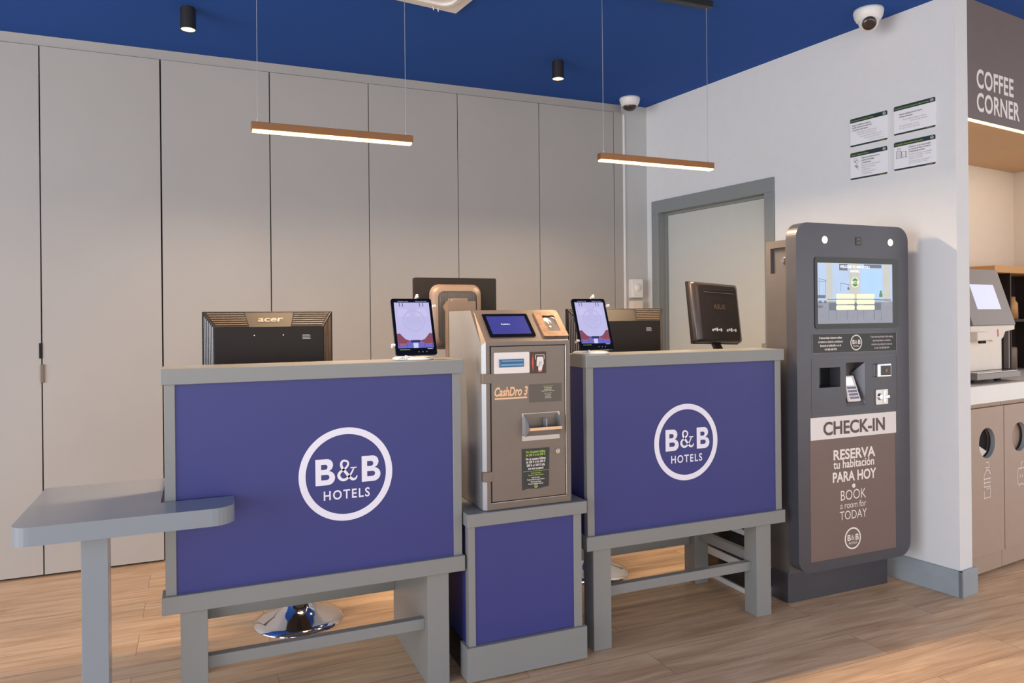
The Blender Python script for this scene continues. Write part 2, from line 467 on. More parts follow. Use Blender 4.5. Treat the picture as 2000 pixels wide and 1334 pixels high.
# ------------------------------------------------------------------ wardrobe
wd_ = thing('built_in_wardrobe', 'wall of tall grey flat-fronted cupboard doors behind the desks', 'wardrobe', (-3.2, 0, 0))
MB().box(-7.4, -.19, .03, .58, .0, 2.615).build('carcass', 'gap', wd_)
seams = [-.256, -.804, -1.349, -1.891, -2.435, -2.977, -3.516, -4.058, -4.60, -5.142, -5.684]
for i in range(len(seams) - 1):
    a, b = seams[i + 1], seams[i]
    g = .0035 if i in (4, 5) else .0022
    d = MB()
    if abs(a + 2.977) < .01:
        # the lower part of this leaf is cut back, leaving a dark slot with a latch
        d.prism([[(a + g, .98), (a + g + .034, .98), (a + g + .034, .012), (b - g, .012), (b - g, 2.612), (a + g, 2.612)]], 'xz', -.0, .022)
    else:
        d.box(a + g, b - g, 0, .022, .012, 2.612, .0006)
    do = d.build('door', 'wardrobe', wd_)
    if abs(a + 3.516) < .01:
        MB().box(a - .010, a + .004, -.004, .002, 1.075, 1.15).build('handle', 'gap', do)
    if abs(b + 3.516) < .01:
        MB().box(b - .004, b + .010, -.010, .001, .955, 1.045, .001).build('handle', 'louvre', do)
    if abs(a + 2.977) < .01:
        MB().box(a + .012, a + .036, .004, .026, .80, .91, .002).build('latch', 'louvre', do)
MB().box(-.254, -.19, .0, .58, 0, 2.617, .0006).build('end_panel', 'wardrobe', wd_)
tag(MB().box(-.188, -.176, -.010, 0, 0, 2.60, .001).build('cable_trunking', 'white_plastic'), 'thin white cable trunking running down the wall beside the wardrobe', 'cable cover')


# ------------------------------------------------------------------ reception desks
def desk(name, label, x0, lx, yb, logo_c, legpanel):
    """x0/x1 outer edges of the top; lx = left edges of the legs"""
    x1 = x0 + .944
    t = thing(name, label, 'desk', ((x0 + x1) / 2, -1.58, 0))
    MB().box(x0, x1, -1.84, -1.665, 1.062, 1.109, .0015).build('counter_top', 'grey_lam', t)
    p = MB().box(x0 + .032, x1 - .032, -1.822, -1.800, .43, 1.062)
    fp = p.build('front_panel', 'blue_lam', t)
    lg = MB(); logo(lg, front(*logo_c), .302); lab(lg.build('logo', 'logo_white', fp), 'white circular logo')
    for a in (x0 + .008, x1 - .038):
        MB().box(a, a + .030, -1.8265, -1.80, .43, 1.062, .001).build('post', 'grey_lam', t)
    MB().box(x0 - .002, x1 - .002, -1.84, -1.765, .383, .436, .0015).build('bottom_rail', 'grey_lam', t)
    for a in (x0 + .010, x1 - .030):
        MB().prism([[(-1.80, .43), (yb, .43), (yb, .756), (-1.668, .756), (-1.668, 1.062), (-1.80, 1.062)]], 'yz', a, a + .02).build('side_panel', 'blue_lam', t)
    MB().box(x0 + .03, x1 - .03, -1.80, yb, .402, .43, .001).build('bottom_panel', 'grey_lam', t)
    MB().box(x0 + .031, x1 - .031, -1.80, yb, .73, .758, .001).build('worktop', 'grey_lam', t)
    for a in lx:
        if legpanel and a == lx[-1]:
            MB().box(a, a + .076, -1.82, -1.338, 0, .383, .001).build('leg', 'grey_lam', t)
        else:
            MB().box(a, a + .076, -1.82, -1.745, 0, .383, .001).build('leg', 'grey_lam', t)
            MB().box(a, a + .076, -1.405, -1.325, 0, .402, .001).build('leg', 'grey_lam', t)
    MB().box(lx[0] + .076, lx[-1], -1.785, -1.755, .183, .220, .001).build('stretcher', 'grey_lam', t)
    MB().box(lx[0] + .076, lx[-1], -1.365, -1.335, .177, .255, .001).build('stretcher', 'grey_lam', t)
    if not legpanel:
        MB().box(lx[-1] + .02, lx[-1] + .05, -1.745, -1.405, .208, .247, .001).build('stretcher', 'grey_lam', t)
    return t


desk('reception_desk', 'grey reception desk with a blue logo front, the one joined to the low side table', -2.910, (-2.863, -2.098), -1.345, (-2.367, -1.8225, .749), True)
desk('reception_desk', 'grey reception desk with a blue logo front, standing next to the check-in kiosk', -1.490, (-1.456, -.686), -1.345, (-1.033, -1.8225, .753), False)

# ------------------------------------------------------------------ pedestal
pt = thing('pedestal', 'short blue and grey pedestal carrying the cash machine between the two desks', 'pedestal', (-1.738, -1.5, 0))
MB().box(-1.969, -1.507, -1.87, -1.16, .536, .581, .0015).build('top_slab', 'grey_lam', pt)
MB().box(-1.938, -1.554, -1.848, -1.83, .125, .536).build('front_panel', 'blue_lam', pt)
for a, b in ((-1.961, -1.936), (-1.554, -1.522)):
    MB().box(a, b, -1.852, -1.82, .12, .536, .001).build('post', 'grey_lam', pt)
for a in (-1.960, -1.542): MB().box(a, a + .018, -1.82, -1.17, .12, .536, .001).build('side_panel', 'blue_lam', pt)
pb = MB().box(-1.972, -1.509, -1.865, -1.845, .006, .123, .001).box(-1.972, -1.952, -1.845, -1.79, .006, .123, .001).box(-1.529, -1.509, -1.845, -1.17, .006, .123, .001)
for a in (-1.93, -1.55): pb.cyl((a, -1.83, 0), (a, -1.83, .008), .012, seg=12)
pb.build('plinth', 'grey_lam', pt)
MB().box(-1.958, -1.948, -1.79, -1.17, .006, .118).build('plinth_side', 'dark_pane', pt)

# ------------------------------------------------------------------ side table
st = thing('side_table', 'low grey side table on one post wrapping the corner of the left desk', 'table', (-3.07, -1.88, 0))
tp = MB()
o_ = [(-2.912, -1.47), (-3.262, -1.47)] + [(-3.262 + .045 - .045 * math.cos(t), -1.985 + .045 - .045 * math.sin(t)) for t in [PI / 2 * i / 6 for i in range(7)]] + \
     [(-2.712 - .06 + .06 * math.sin(t), -1.985 + .06 - .06 * math.cos(t)) for t in [PI / 2 * i / 7 for i in range(8)]] + [(-2.712, -1.8415), (-2.912, -1.8415)]
tp.prism([o_], 'xy', .668, .718)
tp.build('table_top', 'table_lam', st)
MB().box(-3.108, -3.042, -1.915, -1.845, 0, .668, .001).build('leg', 'table_lam', st)

# ------------------------------------------------------------------ cash machine
cm = thing('cash_machine', 'brown metal cash payment machine with a sloping screen top, on the pedestal', 'cash machine', (-1.73, -1.66, .581))
X0, X1, YF, YB = -1.902, -1.556, -1.852, -1.485
prof = [(YF, .583), (YF, 1.167), (-1.731, 1.279), (YB, 1.279), (YB, .583)]
h = MB()
# body outline seen from above has chamfered front corners
ch = .012
h.prism([[(YF + ch, .583), (YF + ch, 1.157), (-1.731, 1.2785), (YB, 1.2785), (YB, .583)]], 'yz', X0, X1, 1)
h.prism([prof], 'yz', X0 + ch, X1 - ch, 0)
for sx_, e in ((X0, X0 + ch), (X1, X1 - ch)):
    h.add([(sx_, YF + ch, .583), (e, YF, .583), (e, YF, 1.167), (sx_, YF + ch, 1.157)], [(0, 1, 2, 3)], 1)
    h.add([(sx_, YF + ch, 1.157), (e, YF, 1.167), (e, -1.731, 1.279), (sx_, -1.731, 1.2785)], [(0, 1, 2, 3)], 0)
h.build('housing', ['cash_metal', 'cash_side'], cm)
dd = MB().prism([rect(-1.872, -1.588, .612, 1.150)], 'xz', YF - .003, YF - .0045)
door = dd.build('door', 'cash_metal', cm)
g = MB()
for a in ((-1.875, -1.872, .609, 1.153), (-1.588, -1.585, .609, 1.153)): g.box(a[0], a[1], YF - .0035, YF, a[2], a[3])
g.box(-1.875, -1.585, YF - .0035, YF, 1.150, 1.153).box(-1.875, -1.585, YF - .0035, YF, .609, .612)
g.build('door_gap', 'gap', door)
hl = MB().box(-1.585, -1.5825, YF - .006, YF, .612, 1.15, .0005).box(-1.875, -1.583, YF - .005, YF, .6055, .609, .0005)
hl.build('door_trim', 'steel', cm)
for z in (.70, 1.04): MB().box(-1.9045, -1.868, YF - .0052, YF + .02, z - .017, z + .017, .001).build('hinge', 'cash_metal', cm)
# sloping face frame
SN = Vector((0, .121, .112)).normalized()
def slope(x, t, l=0):   # t 0..1 up the sloping face
    T = fr((x, YF + .121 * t, 1.167 + .112 * t), (1, 0, 0), (0, .121, .112)); return T
T0 = slope(0, 0)
LS = math.hypot(.121, .112)
def srr(x0, x1, t0, t1, r): return rrect(x0, x1, t0 * LS, t1 * LS, r, 4)
sc = MB().prism([srr(-1.867, -1.689, .14, .86, .006)], 'xy', 0, .003, T=T0)
scr = sc.build('screen', 'black_gloss', cm)
s2 = MB().prism([rect(-1.853, -1.703, .22 * LS, .78 * LS)], 'xy', .003, .0034, T=T0)
s2.text('Cashdro', .010, T0 @ Matrix.Translation((-1.79, .50 * LS, .0036)), bold=.02, mi=1)
s2.build('display', ['scr_blue', 'scr_white'], scr)
cp = MB().prism([srr(-1.660, -1.560, .115, .91, .004), srr(-1.632, -1.583, .28, .78, .003)], 'xy', 0, .005, T=T0)
cp.build('coin_plate', 'brass', cm)
ct = MB().prism([rect(-1.633, -1.582, .27 * LS, .79 * LS)], 'xy', .0004, .0012, T=T0, mi=0)
ct.add([(-1.607, .28 * LS, .0015), (-1.583, .28 * LS, .0045), (-1.583, .66 * LS, .0045), (-1.590, .78 * LS, .0015), (-1.600, .78 * LS, .0015)], [(0, 1, 2, 3, 4)], 1, False, T0)
ct.prism([circle(-1.615, .44 * LS, .0048, 20)], 'xy', .0013, .002, T=T0, mi=2)
hand = [(-1.630, .70), (-1.622, .73), (-1.612, .72), (-1.604, .64), (-1.603, .56), (-1.606, .55), (-1.609, .61), (-1.614, .62), (-1.613, .53), (-1.617, .53), (-1.623, .60), (-1.630, .62)]
ct.poly([(x, t * LS, .0018) for x, t in hand], 2, T0)
ct.poly([(-1.6335, .60 * LS, .0019), (-1.630, .60 * LS, .0019), (-1.630, .74 * LS, .0019), (-1.6335, .74 * LS, .0019)], 3, T0)
ct.build('coin_tray', ['pict_brown', 'steel', 'pale_print', 'red_print'], cm)
# note slot, pictogram, lettering and stickers on the door
YD = YF - .0045
ns = MB().prism([rrect(-1.862, -1.727, 1.056, 1.130, .004, 4)], 'xz', YD, YD - .002)
nslot = ns.build('note_slot_plate', 'pale_print', door)
MB().box(-1.843, -1.750, YD - .004, YD - .002, 1.078, 1.106, mi=0).box(-1.838, -1.754, YD - .010, YD - .004, 1.083, 1.090, .001, mi=1).box(-1.838, -1.754, YD - .006, YD - .004, 1.098, 1.102, mi=1).box(-1.843, -1.836, YD - .009, YD - .002, 1.079, 1.104, .001, mi=2).build('note_slot', ['slot_blue', 'slot_lt', 'slot_blue'], door)
pc = MB().prism([rect(-1.725, -1.661, 1.052, 1.129)], 'xz', YD, YD - .0008)
TF = front(-1.693, YD - .0009, 1.09)
pc.poly([(-.0195, .033, 0.0003), (-.025, 0, 0.0003), (-.0195, -.033, 0.0003), (-.0175, 0, .0003)], 1, TF)
for a, b in (((-.010, .012), (-.010, .028)), ((-.010, .028), (.024, .028)), ((.024, .028), (.024, .012))): pc.stroke([a, b], .002, .0004, TF, 2)
pc.poly([(x, y, .0006) for x, y in [(-.004, .021), (.018, .021), (.021, .012), (.022, -.004), (.018, -.010), (.014, -.028), (.001, -.028), (0, -.012), (-.006, -.012), (-.006, 0), (-.005, .012)]], 2, TF)
pc.stroke([(.002, -.016), (.007, .004), (.011, .004), (.011, -.010)], .0016, .0008, TF, 0)
pc.poly([(x, y, .0006) for x, y in [(0, -.028), (.015, -.028), (.013, -.034), (-.001, -.034)]], 1, TF)
pc.build('pictogram', ['pict_brown', 'red_print', 'pale_print'], door)
tx = MB(); tx.text('CashDro 3', .043, front(-1.800, YD - .0002, .978), bold=.034, sx=.66, shear=.25)
tx.prism([rect(-1.860, -1.737, .966, .972)], 'xz', YD - .0003, YD - .001)
tx.build('lettering', 'orange_print', door)
s3 = MB().prism([rect(-1.729, -1.600, .949, 1.014)], 'xz', YD, YD - .0007)
for i, (wd2, txt, m_) in enumerate([(.050, 'CONVERSADOR DE CALDERA', 1), (.044, 'Pots consultar el manual', 2), (.050, 'de funcionament complet', 2), (.062, 'escanejant el codi de la màquina en castellà', 2), (.040, 'QUALITY COMPONENT', 1), (.034, 'You can consult the', 2), (.040, 'operation manual by', 2), (.050, 'scanning the QR code', 2)]):
    z = 1.0035 - i * .0055 - (.003 if i > 3 else 0)
    s3.text(txt, .0046, front(-1.655, YD - .0008, z), bold=.015, sx=.62, mi=m_)
s3.build('sticker', ['sticker_taupe', 'lime', 'pale_print'], door)
s4 = MB().prism([[(-1.760, .641), (-1.735, .645), (-1.700, .642), (-1.655, .648), (-1.651, .786), (-1.760, .787)]], 'xz', YD, YD - .0007)
for i, (txt, sz, m_, z) in enumerate([("No s'accepten bitllets", .0118, 1, .771), ('de 200 € ni de 500 €', .0118, 1, .760), ('No se aceptan billetes', .0118, 2, .746), ('de 200 € ni de 500 €', .0118, 2, .735), ('200 € or 500 € bills', .0118, 2, .723), ('are not accepted', .0118, 2, .712),
                                     ('Només hi ha canvi.', .0066, 1, .697), ('Cada dia es recullen els diners.', .0066, 1, .690), ('Solo hay cambio.', .0066, 2, .681), ('Todos los días se recoge el dinero.', .0066, 2, .674), ('There is only change.', .0066, 2, .666), ('Money is collected every day.', .0066, 2, .659)]):
    s4.text(txt, sz, front(-1.706, YD - .0008, z), bold=.02, sx=.74, mi=m_)
s4.prism([rect(-1.756, -1.656, .7055, .7065)], 'xz', YD - .0008, YD - .0011, 1)
s4.prism([circle(-1.706, .6515, .0065, 24), circle(-1.706, .6515, .0048, 24)[::-1]], 'xz', YD - .0008, YD - .0014, 1)
s4.text('B&B', .0045, front(-1.706, YD - .001, .650), bold=.02, mi=2)
s4.build('sticker', ['sticker_dark', 'lime', 'pale_print'], door)
# payout tray
py_ = MB()
py_.prism([rect(-1.758, -1.610, .815, .912)], 'xz', YD, YD - .001, 0)
for xx in (-1.752, -1.622):
    py_.prism([[(YD, .910), (YD - .022, .895), (YD - .046, .866), (YD - .046, .856), (YD - .018, .832), (YD, .838)]], 'yz', xx, xx + .004, 1)
py_.add([(-1.750, YD - .046, .866), (-1.620, YD - .046, .866), (-1.620, YD - .046, .856), (-1.750, YD - .046, .856)], [(0, 1, 2, 3)], 2)
py_.add([(-1.750, YD - .046, .856), (-1.620, YD - .046, .856), (-1.620, YD - .010, .832), (-1.750, YD - .010, .832)], [(0, 1, 2, 3)], 1)
py_.add([(-1.750, YD - .046, .8662), (-1.620, YD - .046, .8662), (-1.620, YD - .040, .858), (-1.750, YD - .040, .858)], [(0, 1, 2, 3)], 1)
py_.add([(-1.750, YD - .040, .858), (-1.620, YD - .040, .858), (-1.620, YD - .002, .846), (-1.750, YD - .002, .846)], [(0, 1, 2, 3)], 3)
py_.add([(-1.750, YD - .002, .846), (-1.620, YD - .002, .846), (-1.620, YD - .002, .910), (-1.750, YD - .002, .910)], [(0, 1, 2, 3)], 3)
py_.box(-1.678, -1.675, YD - .036, YD - .003, .858, .895, .001, 1)
py_.build('payout_tray', ['steel', 'cash_side', 'orange_print', 'cash_metal'], door)
MB().cyl((-1.621, YD, .771), (-1.621, YD - .008, .771), .0105, .009).cyl((-1.621, YD - .008, .771), (-1.621, YD - .010, .771), .005, .004).build('lock', 'chrome', door)

# ------------------------------------------------------------------ check-in kiosk
kt = thing('check_in_kiosk', 'tall dark grey rounded self check-in kiosk with a lit touch screen, by the right wall', 'kiosk', (-.17, -1.74, 0))
KX0, KX1 = -.506, .152
YK = -1.87
hole1 = rect(-.385, -.265, .940, 1.025)
hole2 = rect(-.232, -.118, .852, 1.042)
sh = MB().prism([rrect(KX0, KX1, .163, 1.641, .065, 10), hole1[::-1], hole2[::-1]], 'xz', YK, -1.812)
shell = sh.build('front_shell', 'kiosk', kt)
rb = MB()
rb.prism([rect(-.472, .146, .15, 1.572)], 'xz', -1.812, -1.655)
rear = rb.build('rear_cabinet', 'kiosk_rear', kt)
# recess with key lock on the left side of the rear cabinet, built as a framed pocket
kp = MB()
kp.prism([[(-1.812, 1.36), (-1.690, 1.36), (-1.690, 1.572), (-1.812, 1.572)], [(-1.805, 1.432), (-1.805, 1.541), (-1.716, 1.541), (-1.716, 1.432)]], 'yz', -.502, -.472)
kp.box(-.484, -.472, -1.806, -1.715, 1.431, 1.542)
kp.box(-.502, -.472, -1.812, -1.690, .15, 1.36)
kp.build('side_cover', 'kiosk_rear', kt)
MB().cyl((-.484, -1.779, 1.487), (-.494, -1.779, 1.487), .013, .011).build('side_lock', 'chrome', kt)
MB().box(-.463, .133, -1.762, -1.66, 0, .163, .0015).build('plinth', 'kiosk', kt)
bz = MB().prism([rrect(-.407, .086, 1.190, 1.497, .016, 6)], 'xz', YK, YK - .003)
bz_o = bz.build('screen', 'black_gloss', kt)
# screen picture: bright lounge behind two columns of buttons
DX0, DX1, DZ0, DZ1 = -.392, .048, 1.212, 1.472
ys = YK - .0034
dp = MB()
def Q(a0, a1, b0, b1, mi, l=0):
    x0 = DX0 + (DX1 - DX0) * a0; x1 = DX0 + (DX1 - DX0) * a1; z0 = DZ0 + (DZ1 - DZ0) * b0; z1 = DZ0 + (DZ1 - DZ0) * b1
    dp.add([(x0, ys - l, z0), (x1, ys - l, z0), (x1, ys - l, z1), (x0, ys - l, z1)], [(0, 1, 2, 3)], mi)
def PZ(a, b, l): return (DX0 + (DX1 - DX0) * a, ys - l, DZ0 + (DZ1 - DZ0) * b)
def line(a, b, wd3, mi, l=.0003):
    T = front(0, ys - l, 0); p = PZ(*a, 0); q = PZ(*b, 0); dp.stroke([(p[0], p[2]), (q[0], q[2])], wd3, 0, T, mi)
Q(0, 1, 0, 1, 0)
Q(0, 1, 0, .36, 3, .0001)
Q(.11, .19, .36, 1, 2, .0001)
Q(.41, .55, .30, 1, 2, .0001); Q(.58, .85, .42, .90, 1, .0001); Q(.87, .97, .3, 1, 2, .0001)
Q(.28, .39, .88, .99, 4, .0002); Q(.61, .85, .93, .99, 4, .0002)
for a in ((.01, .74, .11, .71), (.01, .70, .11, .69), (.29, .67, .43, .64)): line(a[:2], a[2:], .002, 4)
for a in ((.02, .70, .02, .45), (.10, .71, .10, .45), (.30, .67, .30, .53), (.40, .65, .40, .60)): line(a[:2], a[2:], .0016, 4)
Q(.385, .415, .56, .60, 4, .0002)
for a in ((0, .10, .42, .47), (.01, .05, .34, .38), (.08, .11, .34, .38), (0, .06, .26, .30)): Q(*a[:2], *a[2:], 4, .0002)
for a, b in ((.14, .24), (.38, .52), (.60, .74), (.75, .84)):
    Q(a, b, .22, .34, 6, .0002); line((a, .22), (a, .06), .002, 4); line((b, .22), (b, .05), .002, 4); line((a, .36), (b, .36), .002, 4)
line((.12, .40), (.98, .40), .003, 4); line((.72, .40), (.99, .37), .003, 4)
Q(.815, .86, .44, .50, 7, .0003); Q(.825, .85, .50, .55, 8, .0003); Q(.81, .87, .38, .44, 0, .0003)
for r in range(3):
    for c in range(2):
        a0 = (.235 if c == 0 else .505); b0 = .415 - r * .095
        z0 = DZ0 + (DZ1 - DZ0) * b0; z1 = z0 + (DZ1 - DZ0) * .078; x0 = DX0 + (DX1 - DX0) * a0; x1 = x0 + (DX1 - DX0) * .245
        l = rrect(x0, x1, z0, z1, .007, 4); dp.add([(p[0], ys - .0006, p[1]) for p in l], [tuple(range(len(l)))], 5)
ccx, ccz = DX0 + (DX1 - DX0) * .487, DZ0 + (DZ1 - DZ0) * .685
for r, mi, l in ((.022, 5, .0006), (.0185, 8, .0008)):
    cc = circle(ccx, ccz, r, 32); dp.add([(p[0], ys - l, p[1]) for p in cc], [tuple(range(32))], mi)
dp.box(ccx - .017, ccx + .017, ys - .0011, ys - .0009, ccz - .006, ccz + .006, mi=9)
dp.text('B&B', .013, front(ccx, ys - .0012, ccz - .0045), bold=.04, mi=8)
dp.text('WELCOME TO B&B HOTELS', .0155, front(ccx, ys - .0006, DZ0 + .240), bold=.03, sx=.9, mi=9)
dp.text('SABADELL', .014, front(ccx, ys - .0006, DZ0 + .222), bold=.03, sx=.9, mi=9)
dp.build('display', ['scr_sky', 'scr_sky2', 'scr_col', 'scr_floor', 'scr_furn', 'scr_lime', 'scr_furn', 'scr_green', 'scr_green', 'scr_white'], bz_o)
for x in (-.348, .040):
    q = MB().cyl((x, YK, 1.570), (x, YK - .002, 1.570), .017, seg=28).build('light_ring', 'steel', kt)
    MB().cyl((x, YK - .002, 1.570), (x, YK - .0035, 1.570), .0135, seg=28).build('light', 'kiosk_led', q)
MB().box(-.168, -.136, YK - .003, YK, 1.552, 1.588, .001, 0).box(-.162, -.146, YK - .0045, YK - .003, 1.558, 1.582, .001, 1).cyl((-.154, YK - .004, 1.570), (-.154, YK - .006, 1.570), .005, seg=16, mi=0).build('camera', ['black_gloss', 'grey_plastic'], kt)
pl = MB().prism([rect(-.421, .072, 1.087, 1.170)], 'xz', YK, YK - .0012, 0)
for a in ((-.421, .072, 1.1688, 1.170), (-.421, .072, 1.087, 1.0882), (-.421, -.4198, 1.087, 1.17), (.0708, .072, 1.087, 1.17)): pl.prism([rect(*a)], 'xz', YK - .0012, YK - .002, 2)
for i, t_ in enumerate(['Si tienes dudas mientras realizas', 'tu reserva o check-in, contáctanos', 'llamando al telefonillo o en el', '+34 686 460 394.']):
    pl.text(t_, .0128, front(-.320, YK - .0014, 1.148 - i * .0165), bold=.025, sx=.78, mi=1)
for i, t_ in enumerate(['If you have any doubts while making', 'your reservation or check-in,', 'contact us by calling the intercom', 'or dial +34 686 460 394.']):
    pl.text(t_, .0122, front(-.018, YK - .0014, 1.148 - i * .0165), bold=.0, sx=.76, mi=1)
logo(pl, front(-.172, YK - .0013, 1.1285), .068, 1)
pl.build('info_plate', ['sticker_dark', 'pale_print', 'ink_light'], kt)
ol = rrect(-.428, .078, .822, 1.067, .018, 6); il = rrect(-.4255, .0755, .8245, 1.0645, .0155, 6)
MB().prism([ol, il[::-1]], 'xz', YK - .0014, YK).build('module_outline', 'kiosk_rear', kt)
# scanner recess lining
MB().box(-.389, -.261, -1.8135, -1.8115, .936, 1.029).build('scanner_window', 'black_gloss', kt)
# sunken card terminal
rl = MB()
rl.add([(-.232, -1.869, .852), (-.118, -1.869, .852), (-.150, -1.8125, .985), (-.232, -1.8125, .985)], [(0, 1, 2, 3)], 0)
rl.add([(-.118, -1.869, .852), (-.118, -1.869, 1.042), (-.150, -1.8125, .985)], [(0, 1, 2)], 1)
rl.build('terminal_recess', ['kiosk_rear', 'kiosk'], kt)
a0 = Vector((-.226, -1.874, .872)); uu = (Vector((-.220, -1.829, .978)) - a0)
TT = fr(a0, (1, 0, 0), uu)
te = MB().prism([rrect(.0, .066, 0, .115, .005, 4)], 'xy', 0, .010, 0, T=TT)
te.prism([rect(.006, .052, .072, .108)], 'xy', .010, .0106, 1, T=TT)
for r in range(4):
    for c in range(4): te.box(.008 + c * .0135, .019 + c * .0135, .010 + r * .015, .020 + r * .015, .010, .0118, .0006, 2, T=TT)
te.build('card_terminal', ['pale_print', 'scr_white', 'steel'], kt)
MB().box(-.060, .026, YK - .014, YK, .973, 1.032, .004, 0, seg=2).box(-.040, .020, YK - .016, YK - .013, .981, 1.024, .001, 1).cyl((-.010, YK - .016, 1.002), (-.010, YK - .0175, 1.002), .008, seg=16, mi=2).build('barcode_reader', ['chrome', 'black_gloss', 'bronze'], kt)
MB().prism([rrect(-.060, .014, .852, .917, .004, 3)], 'xz', YK, YK - .004, 0).cyl((-.036, YK - .004, .886), (-.036, YK - .012, .886), .016, .010, 20, 1).box(-.012, .020, YK - .010, YK - .003, .878, .892, .002, 1).box(-.016, -.004, YK - .008, YK - .003, .860, .912, .001, 1).build('key_dispenser', ['steel', 'chrome'], kt)
bn = MB().prism([rect(-.436, .066, .720, .815)], 'xz', YK, YK - .0008, 0)
bn.text('CHECK-IN', .078, front(-.184, YK - .0012, .7385), bold=.026, sx=1.01, mi=1)
bn.build('banner', ['banner', 'ink_brown'], kt)
ps = MB().prism([rect(-.440, .058, .207, .720)], 'xz', YK, YK - .0008, 0)
cx = -.190
for t_, sz, z, b_, sx_ in [('RESERVA', .060, .628, .028, 1.04), ('tu habitación', .050, .590, .020, .92), ('PARA HOY', .060, .532, .028, .87), ('BOOK', .062, .450, -.004, .86), ('a room for', .041, .414, -.002, .84), ('TODAY', .054, .366, -.004, .86)]:
    ps.text(t_, sz, front(cx - (0 if z > .5 else .008), YK - .0010, z), bold=b_, sx=sx_, mi=1)
ps.prism([circle(-.194, .508, .0095, 24)], 'xz', YK - .0008, YK - .0016, 1)
logo(ps, front(-.203, YK - .0010, .281), .095, 1)
ps.build('poster', ['poster', 'pale_print'], kt)


# ------------------------------------------------------------------ monitors
def wide_monitor(label, x0, x1, yb, ztop, h, txt, group=None):
    """seen from behind: slanted louvred rim round a flat back"""
    t = thing('monitor', label, 'monitor', ((x0 + x1) / 2, yb + .02, .758), group=group)
    zb = ztop - h; cx = (x0 + x1) / 2
    MB().box(x0, x1, yb + .010, yb + .030, zb, ztop, .002).build('bezel', 'black_plastic', t)
    r = .040
    b = MB()
    xi0, xi1, zi0, zi1 = x0 + r, x1 - r, zb + r, ztop - .056
    O = [(x0 + .004, yb + .010, zb + .004), (x1 - .004, yb + .010, zb + .004), (x1 - .004, yb + .010, ztop - .004), (x0 + .004, yb + .010, ztop - .004)]
    I = [(xi0, yb - .030, zi0), (xi1, yb - .030, zi0), (xi1, yb - .030, zi1), (xi0, yb - .030, zi1)]
    b.add(O + I, [(4, 5, 6, 7), (0, 1, 5, 4), (1, 2, 6, 5), (2, 3, 7, 6), (3, 0, 4, 7)])
    back = b.build('back_shell', 'black_plastic', t)
    for side, (s0, s1), Oc, Ic, Ob, Ib in (('L', (.01, .31), O[3], I[3], O[0], I[0]), ('R', (.69, .99), O[2], I[2], O[1], I[1])):
        lv = MB()
        pts4 = [Vector(O[3]).lerp(Vector(O[2]), s0), Vector(O[3]).lerp(Vector(O[2]), s1), Vector(I[3]).lerp(Vector(I[2]), s1), Vector(I[3]).lerp(Vector(I[2]), s0)]
        lv.poly([p + Vector((0, -.0003, .0006)) for p in pts4], 1)
        for k in range(6):
            f = .10 + .15 * k
            tl = Vector(O[3]).lerp(Vector(I[3]), f); tr = Vector(O[2]).lerp(Vector(I[2]), f)
            lv.cyl(tl.lerp(tr, s0 + .01) + Vector((0, -.0005, .0008)), tl.lerp(tr, s1 - .01) + Vector((0, -.0005, .0008)), .0022, seg=6)
        lv.build('top_grille', ['louvre', 'gap'], back)
        lv = MB()
        for k in range(6):
            f = .10 + .15 * k
            a_ = Vector(Oc).lerp(Vector(Ic), f); b_ = Vector(Ob).lerp(Vector(Ib), f)
            lv.cyl(a_.lerp(b_, .03), a_.lerp(b_, .98), .0019, seg=6, mi=0)
        lv.build('side_grille', 'cash_side' if side == 'L' else 'louvre', back)  # left slats paler: cool light from the left put into their colour
    if txt:
        up = (Vector(O[3]) - Vector(I[3])); up.x = 0
        T = fr((cx, (O[3][1] + I[3][1]) / 2, (O[3][2] + I[3][2]) / 2), (1, 0, 0), up) @ Matrix.Translation((0, -.010, .001))
        MB().text('acer', .036, T, bold=.02, shear=.15, sx=1.35).build('lettering', 'emboss', back)
    s_ = MB()
    for i in range(4): s_.box(xi1 - .075, xi1 - .075 + (.03 if i % 2 else .026), yb - .0305, yb - .030, zi1 - .030 - i * .0045, zi1 - .0325 - i * .0045)
    s_.build('label', 'ink_light', back)
    if txt:
        for xx in (cx - .055, cx + .045): MB().cyl((xx, yb - .030, zi1 - .030), (xx, yb - .0312, zi1 - .030), .002, seg=8).build('screw', 'steel', back)
    MB().box(cx - .035, cx + .035, yb - .022, yb + .006, .80, zb + .1, .004).build('stand_neck', 'black_plastic', t)
    MB().lathe([(0, .018), (.05, .016), (.11, .008), (.115, 0), (0, 0)], (cx, yb + .0, .7585)).build('stand_base', 'black_plastic', t)
    return t


wide_monitor('black monitor turned away behind the left desk, slatted back with raised brand lettering', -2.794, -2.340, -1.42, 1.283, .29, True, 'black slat-backed monitors')
wide_monitor('black monitor with slatted back behind the right desk, partly hidden by the tablet', -1.333, -.842, -1.40, 1.288, .30, False, 'black slat-backed monitors')

